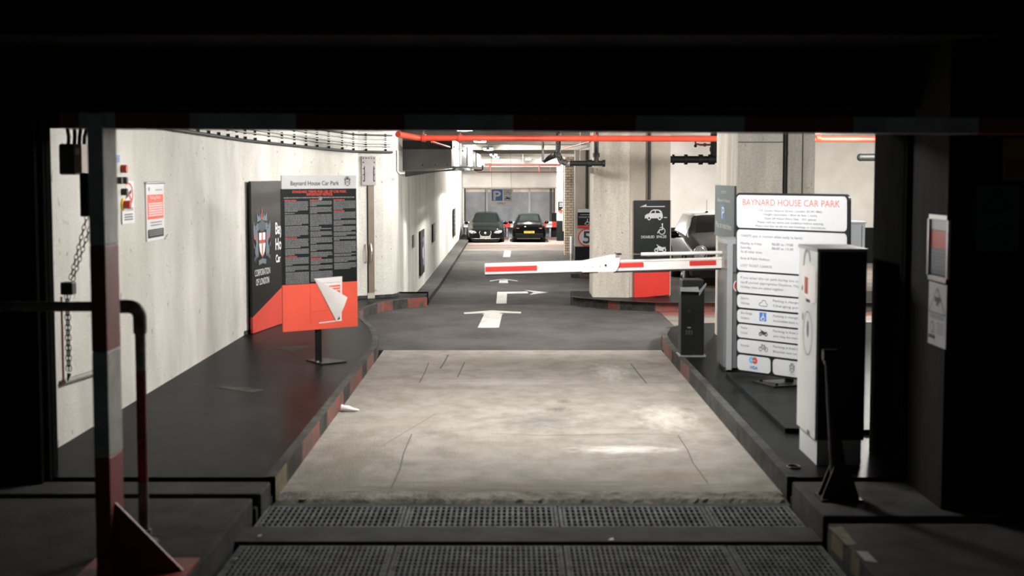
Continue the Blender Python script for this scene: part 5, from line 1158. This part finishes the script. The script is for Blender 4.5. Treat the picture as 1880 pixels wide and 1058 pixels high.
# ================================================================== CARS
def catmull(P, n):
    out = []
    for i in range(len(P) - 1):
        p0, p1, p2, p3 = P[max(i - 1, 0)], P[i], P[i + 1], P[min(i + 2, len(P) - 1)]
        for k in range(n):
            t_ = k / n; out.append(tuple(.5 * (2 * b + (c - a) * t_ + (2 * a - 5 * b + 4 * c - d_) * t_ ** 2 + (3 * b - a - 3 * c + d_) * t_ ** 3) for a, b, c, d_ in zip(p0, p1, p2, p3)))
    out.append(P[-1]); return out
def build_car(label, loc, flip, st, paint, roofmat, wheels, wr, screen, rear, side, glass='car_glass', sideglass=None):
    """stations from nose (y=0) to tail: y, zb, zs, zt, w, wt ; flip=True -> tail towards camera"""
    t = thing('car', label, 'car', loc)
    X, Y, Z = loc
    S3 = catmull([tuple(s_) for s_ in st], 4); L = st[-1][0]
    def tr(x, y, z): return Vector((X + x, Y + ((L - y) if flip else y), Z + z))
    rings = []
    for (y, zb, zs, zt, w_, wt) in S3:
        H_ = [(0, zb), (w_ * .86, zb), (w_ * .97, zb + .1 * (zs - zb)), (w_, zb + .4 * (zs - zb)), (w_ * .985, zb + .78 * (zs - zb)), (w_ * .93, zs), (max(wt, w_ * .9 - .02) if zt - zs < .15 else w_ * .89, zs + .04 * min(1, (zt - zs) * 3)),
              (wt, zs + .86 * (zt - zs)), (wt * .82, zt - .015), (wt * .45, zt), (0, zt + .008)]
        R_ = catmull(H_, 2); rings.append((y, R_))
    nr = len(rings[0][1])
    groups = {}
    for i in range(len(rings) - 1):
        y0, A_ = rings[i]; y1, B_ = rings[i + 1]; ym = (y0 + y1) / 2
        for j in range(nr - 1):
            cj = j / 2.0
            kind = 'body'
            if screen[0] <= ym <= screen[1] and cj >= 8: kind = 'windscreen'
            elif rear[0] <= ym <= rear[1] and cj >= 8: kind = 'rear_window'
            elif side[0] <= ym <= side[1] and 6 <= cj < 7 and A_[14][1] - A_[12][1] > .12: kind = 'side_window'
            elif cj >= 7 and screen[1] < ym < rear[0]: kind = 'roof'
            for sgn in (1, -1):
                k_ = kind
                if kind == 'side_window': k_ = 'side_window' + ('R' if sgn > 0 else 'L')
                fc_ = [tr(sgn * A_[j][0], y0, A_[j][1]), tr(sgn * A_[j + 1][0], y0, A_[j + 1][1]), tr(sgn * B_[j + 1][0], y1, B_[j + 1][1]), tr(sgn * B_[j][0], y1, B_[j][1])]
                groups.setdefault(k_, []).append(fc_ if sgn > 0 else fc_[::-1])
    def mk(faces, mt):
        mb = MB(); ix = {}; fs = []; vs = []
        for fc in faces:
            ids = []
            for p in fc:
                k_ = (round(p.x, 4), round(p.y, 4), round(p.z, 4))
                if k_ not in ix: ix[k_] = len(vs); vs.append(p)
                if ix[k_] not in ids: ids.append(ix[k_])
            if len(ids) > 2: fs.append(ids)
        mb.add(vs, fs, mt, True); return mb
    body = mk(groups['body'], paint)
    for idx in (0, -1):
        y, R_ = rings[idx]; P = [tr(a, y, b) for a, b in R_] + [tr(-a, y, b) for a, b in R_[::-1][1:-1]]; body.face(P, paint)
    part('body', body, t)
    part('roof', mk(groups['roof'], roofmat), t, 'pale roof' if roofmat == 'car_roof' else None)
    part('windscreen', mk(groups['windscreen'], glass), t); part('rear_window', mk(groups['rear_window'], glass), t)
    for s_ in 'LR':
        if 'side_window' + s_ in groups: part('side_window', mk(groups['side_window' + s_], sideglass or glass), t)
    wmax = max(s_[4] for s_ in st)
    for wy in wheels:
        for sgn in (-1, 1):
            x1_ = sgn * (wmax + .004); x0_ = sgn * (wmax - .2)
            mb = MB(); c0_ = tr(x0_, wy, wr); c1_ = tr(x1_, wy, wr); mb.tube([c0_, c0_.lerp(c1_, .06), c0_.lerp(c1_, .94), c1_], [wr * .9, wr, wr, wr * .9], 'tyre', 24); wl = part('wheel', mb, t)
            mb = MB(); mb.cyl(c1_, c1_ + Vector((sgn * .006, 0, 0)), wr * .66, 'galvanised', 18); part('hub_cap', mb, wl)
            mb = MB(); n = 18; a = [c1_ + Vector((-sgn * .003, math.cos(math.pi * k / n) * (wr + .05), math.sin(math.pi * k / n) * (wr + .05))) for k in range(n + 1)]; mb.tube(a, .02, 'tyre', 6); part('wheel_arch', mb, t)
    return t, tr, L
def mirror(t, tr, x, y, z, mt, face):
    mb = MB(); c_ = tr(x, y, z); mb.ball(c_, (.11, .07, .075), mt, 12, 8); mb.box(min(c_.x, tr(x * .85, y, z).x), max(c_.x, tr(x * .85, y, z).x), c_.y - .02, c_.y + .02, c_.z - .06, c_.z - .03, mt); part('wing_mirror', mb, t)
# saloon, nose to camera
jx = PY(891, 430, 73).x
st = [(0, .22, .52, .60, .60, .5), (.12, .2, .62, .72, .80, .62), (.5, .19, .70, .84, .90, .66), (1.1, .19, .82, .97, .93, .68), (1.45, .19, .87, 1.03, .93, .70), (2.2, .19, .92, 1.40, .93, .60), (2.7, .19, .94, 1.46, .93, .58), (3.2, .19, .95, 1.44, .93, .58), (4.1, .2, .97, 1.12, .92, .62), (4.7, .22, .92, 1.06, .88, .6), (4.95, .25, .8, .9, .78, .5)]
t, tr, L = build_car('dark green-black saloon parked nose forward against the far left wall', (jx, 73.0, -1.25), False, st, 'car_dark', 'car_dark', (.9, 3.85), .34, (1.45, 2.25), (3.2, 4.15), (1.9, 3.9))
f = Fr(tr(0, -.005, 0), (1, 0, 0), (0, 0, 1))
mb = MB(); P = [(-.26, .58), (-.3, .50), (-.26, .38), (-.16, .3), (.16, .3), (.26, .38), (.3, .5), (.26, .58)]; f.poly(mb, P, 'sign_black', .012); g_p = part('grille', mb, t)
mb = MB(); mb.tube([f.P(a, b, .02) for a, b in P], .018, 'chrome', 8, closed=False); part('chrome_surround', mb, g_p)
mb = MB(); mb.ball(f.P(0, .48, .03), (.06, .02, .06), 'chrome'); part('badge', mb, g_p)
for s_ in (-1, 1):
    mb = MB(); P = [(.42, .50), (.62, .44), (.80, .50), (.84, .60), (.72, .62), (.50, .58)]; pts = [Vector((jx + s_ * a, 73.0 + .0 + max(0, (a - .5)) * .35 - .0, -1.25 + b)) for a, b in P]
    mb.slab(pts, (0, -.03, 0), 'lamp_lens'); hl = part('headlight', mb, t)
    mb = MB(); mb.ball(Vector((jx + s_ * .6, 73.0, -1.25 + .53)), (.06, .03, .055), 'chrome'); mb.ball(Vector((jx + s_ * .74, 73.03, -1.25 + .55)), (.05, .03, .045), 'chrome'); part('reflector', mb, hl)
mb = MB(); f.rect(mb, -.26, .22, .26, .33, 'plate_white', .03); npl = part('number_plate', mb, t, 'white number plate')
mb = MB(); f.text(mb, 'WV58 EUX', 0, .24, .075, 'text_dark', .034, 'c', width=.46); part('lettering', mb, npl)
mb = MB(); mb.tube([tr(-.72, .08, .215), tr(-.4, -.03, .2), tr(.4, -.03, .2), tr(.72, .08, .215)], .016, 'chrome', 8); part('bumper_trim', mb, t, 'thin chrome strip')
mb = MB(); f.poly(mb, [(-.6, .05), (.6, .05), (.75, .19), (-.75, .19)], 'pit_black', .0); part('lower_intake', mb, t)
for s_ in (-1, 1): mirror(t, tr, s_ * 1.0, 1.75, .93, 'car_black', 1)
# small hatchback, tail to camera
kx = PY(971.5, 430, 73.4).x
st = [(0, .22, .55, .62, .6, .45), (.15, .2, .66, .75, .75, .55), (.7, .19, .80, .93, .81, .62), (1.0, .19, .85, 1.0, .82, .62), (1.6, .19, .9, 1.35, .82, .55), (2.1, .19, .92, 1.41, .82, .54), (2.8, .19, .94, 1.38, .82, .53), (3.35, .2, .92, 1.08, .8, .60), (3.55, .22, .84, .92, .78, .62), (3.62, .25, .72, .78, .7, .58)]
t, tr, L = build_car('small black rounded hatchback parked tail forward, right of the dark saloon', (kx, 73.4, -1.25), True, st, 'car_black', 'car_black', (.65, 3.0), .29, (1.0, 1.65), (2.78, 3.36), (1.4, 2.8))
f = Fr(tr(0, L + .01, 0), (1, 0, 0), (0, 0, 1))
for s_ in (-1, 1):
    P = [(.44, .80), (.50, .70), (.60, .68), (.67, .74), (.68, .88), (.60, .90)]; mb = MB(); mb.slab([Vector((kx + s_ * a, 73.4 + max(0, b - .66) * .5 + .02, -1.25 + b)) for a, b in P], (0, -.05, .0), 'tail_red'); part('tail_light', mb, t, 'red tail light')
mb = MB(); f.rect(mb, -.26, .46, .26, .57, 'plate_yellow', .03); npl = part('number_plate', mb, t, 'yellow number plate')
mb = MB(); f.text(mb, 'YS57 KJN', 0, .48, .075, 'text_dark', .034, 'c', width=.46); part('lettering', mb, npl)
mb = MB(); mb.tube([tr(.35, L + .02, .3), tr(.42, L - .05, .3)], .03, 'chrome', 10); mb.ball(f.P(-.2, .78, .0), (.06, .02, .03), 'chrome'); part('chrome_trim', mb, t)
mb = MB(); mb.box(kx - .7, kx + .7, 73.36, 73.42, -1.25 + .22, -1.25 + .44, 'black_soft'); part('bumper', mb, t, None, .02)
mb = MB(); mb.tube([tr(-.3, L - .30, .98), tr(.05, L - .32, 1.0)], .012, 'pit_black', 6); part('wiper', mb, t)
for s_ in (-1, 1): mirror(t, tr, s_ * .93, 1.35, .93, 'car_black', -1)
# compact car right, nose to camera
mx_, my_ = 4.22, 28.2
st = [(0, .22, .58, .66, .62, .5), (.1, .2, .70, .78, .76, .58), (.45, .19, .80, .90, .82, .64), (.85, .19, .87, .98, .84, .68), (1.05, .19, .90, 1.03, .84, .70), (1.5, .19, .93, 1.36, .84, .60), (1.9, .19, .94, 1.41, .84, .60), (3.0, .19, .95, 1.40, .84, .60), (3.4, .2, .94, 1.30, .82, .58), (3.6, .22, .85, .98, .80, .56), (3.7, .25, .7, .8, .74, .5)]
t, tr, L = build_car('dark compact car with pale roof parked nose forward behind the ticket pillar', (mx_, my_, 0), False, st, 'car_bronze', 'car_roof', (.65, 3.05), .3, (1.05, 1.5), (3.38, 3.6), (1.25, 3.4), 'car_glass', 'car_glass_reflection')
for s_ in (-1, 1):
    c_ = Vector((mx_ + s_ * .60, my_ + .06, .66)); mb = MB(); mb.ball(c_, (.115, .1, .125), 'lamp_lens', 20, 10); hl = part('headlight', mb, t)
    mb = MB(); mb.tube([c_ + Vector((math.cos(a) * .125, -.045, math.sin(a) * .14)) for a in [2 * math.pi * k / 20 for k in range(20)]], .018, 'chrome', 8, closed=True); part('chrome_rim', mb, hl)
    mirror(t, tr, s_ * 1.0, 1.1, .98, 'car_black', 1)
f = Fr(tr(0, -.012, 0), (1, 0, 0), (0, 0, 1)); mb = MB(); f.poly(mb, [(-.4, .52), (-.34, .40), (.34, .40), (.4, .52), (.36, .6), (-.36, .6)], 'sign_black', .01); gg = part('grille', mb, t)
mb = MB(); mb.tube([f.P(a, b, .015) for a, b in [(-.4, .52), (-.36, .6), (.36, .6), (.4, .52)]], .015, 'chrome', 8); part('chrome_surround', mb, gg)
mb = MB(); f.poly(mb, [(-.6, .2), (.6, .2), (.62, .34), (-.62, .34)], 'pit_black', .012); part('lower_intake', mb, t)
mb = MB(); f.rect(mb, -.26, .26, .26, .37, 'plate_white', .02); part('number_plate', mb, t)
ap = tr(-.27, 1.66, 1.4); mb = MB(); mb.cyl(ap, ap + Vector((0, 0, .03)), .03, 'black_plastic', 10); mb.cyl(ap + Vector((0, 0, .03)), ap + Vector((0, .02, .26)), .004, 'black_plastic', 6); part('antenna', mb, t)
mb = MB(); mb.tube([tr(-.84 + .02 * k, 1.0 + .9 * k, .93 + .02 * k) for k in range(3)], .012, 'chrome', 6); part('belt_trim', mb, t)

# ================================================================== RIGHT PILLAR POSTERS
XR = 2.64
def YR_(px): return XR / (ray(px, 500).x / ray(px, 500).y)
def rsign(px0, px1, py0, py1):
    Ya, Yb_ = YR_(px0), YR_(px1); z0 = zat(py0, Ya); z1 = zat(py1, Ya); ff = Fr((XR - .004, Ya, z0), (0, -1, 0), (0, 0, 1)); return ff, Ya - Yb_, z0 - z1
ff, L, Hs = rsign(1709, 1747, 393, 512)
t = thing('framed_poster', 'silver framed poster with pale red and blue bands on the dark right pillar', 'poster', tuple(ff.P(L / 2, -Hs)))
mb = MB(); mb.slab([ff.P(.0, 0, 0), ff.P(L, 0, 0), ff.P(L, -Hs, 0), ff.P(0, -Hs, 0)], ff.n * .008, 'sign_black'); part('backing', mb, t)
mb = MB(); bw = .028
for a, b, c_, d_ in ((0, -bw, L, 0), (0, -Hs, L, -Hs + bw), (0, -Hs, bw, 0), (L - bw, -Hs, L, 0)): mb.slab([ff.P(a, b, .008), ff.P(c_, b, .008), ff.P(c_, d_, .008), ff.P(a, d_, .008)], ff.n * .016, 'aluminium')
part('frame', mb, t, 'silver snap frame', .003)
mb = MB(); ff.rect(mb, .04, -.23 * Hs, L - .03, -.06 * Hs, 'sign_pale', .010); ff.rect(mb, .04, -.5 * Hs, L - .03, -.24 * Hs, 'poster_red', .010); ff.rect(mb, .04, -.9 * Hs, L - .03, -.5 * Hs, 'crest_blue', .010)
for q_ in range(6): ff.words(mb, .06, L - .06, (-.56 - .05 * q_) * Hs, .006, 'text_grey', .012)
part('print', mb, t)
ff, L, Hs = rsign(1709, 1742, 516, 629)
t = thing('camera_notice', 'white camera surveillance notice below the framed poster on right pillar', 'notice', tuple(ff.P(L / 2, -Hs)))
mb = MB(); mb.slab([ff.P(.0, 0, 0), ff.P(L, 0, 0), ff.P(L, -Hs, 0), ff.P(0, -Hs, 0)], ff.n * .006, 'sign_pale'); part('board', mb, t)
mb = MB(); T = [(.05 * L, -.48 * Hs), (.95 * L, -.48 * Hs), (.5 * L, -.08 * Hs), (.05 * L, -.48 * Hs)]; ff.line(mb, T, .006, 'text_dark', .008); ff.rect(mb, .36 * L, -.3 * Hs, .66 * L, -.22 * Hs, 'text_dark', .008); ff.rect(mb, .46 * L, -.36 * Hs, .56 * L, -.3 * Hs, 'text_dark', .008); part('camera_symbol', mb, t)
mb = MB(); ff.ring(mb, .25 * L, -.72 * Hs, .03, .038, 'text_mid', .008)
for q_ in range(3): ff.words(mb, .1 * L, .9 * L, (-.52 - .025 * q_) * Hs, .005, 'text_mid', .008)
for q_ in range(5): ff.words(mb, .5 * L, .9 * L, (-.64 - .04 * q_) * Hs, .005, 'text_mid', .008)
ff.rect(mb, .05 * L, -.9 * Hs, .42 * L, -.84 * Hs, 'text_dark', .008); part('print', mb, t)
# barely lit signs on the pillar front
f = Fr((xat(1792, 8.9), 8.91, zat(340, 8.9)), (1, 0, 0), (0, 0, 1)); t = thing('warning_sign', 'barely visible dark triangle warning sign on the black pillar front', 'sign', tuple(f.P(.1, -.4)))
mb = MB(); mb.slab([f.P(0, 0, 0), f.P(.26, 0, 0), f.P(.26, -.4, 0), f.P(0, -.4, 0)], f.n * .01, 'crest_slate'); part('board', mb, t)
mb = MB(); f.line(mb, [(.05, -.15), (.21, -.15), (.13, -.02), (.05, -.15)], .012, 'text_dark', .012)
for q_ in range(5): f.words(mb, .04, .22, -.2 - .035 * q_, .008, 'text_dark', .012)
part('print', mb, t)
f = Fr((xat(1838, 8.9), 8.91, zat(255, 8.9)), (1, 0, 0), (0, 0, 1)); t = thing('amber_sign', 'barely visible dark amber sign at the right edge of the picture', 'sign', tuple(f.P(.1, -.25)))
mb = MB(); mb.slab([f.P(0, 0, 0), f.P(.2, 0, 0), f.P(.2, -.25, 0), f.P(0, -.25, 0)], f.n * .01, 'amber_tag'); part('board', mb, t)
mb = MB(); f.rect(mb, .02, -.23, .18, -.12, 'post_red', .012); part('red_print', mb, t)

# ================================================================== LITTER
c_ = PZ(640, 756, .0); t = thing('paper_cup', 'crushed white paper cup lying against the left kerb', 'litter', tuple(c_))
mb = MB(); vs = []; n = 14; M_ = Matrix.Translation(c_ + Vector((-.07, 0, .035))) @ Matrix.Rotation(math.radians(8), 4, 'Y')
rr = random.Random(5)
prof = [(0, .034), (.03, .036), (.07, .03), (.11, .022), (.15, .014), (.17, .006)]
for u_, r_ in prof:
    for k in range(n):
        a = 2 * math.pi * k / n; q_ = r_ * (1 + rr.uniform(-.18, .18)); vs.append(M_ @ Vector((u_, math.cos(a) * q_, math.sin(a) * q_ * .85)))
fs = [(i * n + k, i * n + (k + 1) % n, (i + 1) * n + (k + 1) % n, (i + 1) * n + k) for i in range(len(prof) - 1) for k in range(n)]
mb.add(vs, fs, 'paper', True); part('cup_wall', mb, t)
mb = MB(); mb.add([vs[k] + Vector((.008, 0, 0)) for k in range(n)], [list(range(n))], 'pit_black'); part('open_mouth', mb, t, 'dark open end')
for (px, py), lab in (((476, 986), 'beside the grate corner at the left kerb'), ((431, 1028), 'nearest the camera at the left kerb'), ((1123, 993), 'on the concrete strip right of centre')):
    p = PZ(px, py, .005); mb = MB(); pts = [p + Vector((math.cos(a) * .018 * rr.uniform(.6, 1.3), math.sin(a) * .018 * rr.uniform(.6, 1.3), rr.uniform(0, .012))) for a in [k * math.pi / 3 for k in range(6)]]
    mb.slab(pts, (0, 0, .003), 'paper'); single('paper_scrap', mb, 'tiny white paper scrap ' + lab, 'litter', tuple(p), 'paper scraps on the ground')
mb = MB(); c_ = PZ(1457, 858, .15); mb.tube([c_ + Vector((math.cos(a) * .045, math.sin(a) * .06, .004)) for a in [2 * math.pi * k / 16 for k in range(16)]], .006, 'black_metal', 6, closed=True)
single('metal_ring', mb, 'small dark metal ring on the pavement before the white cabinet', 'ring', tuple(c_))
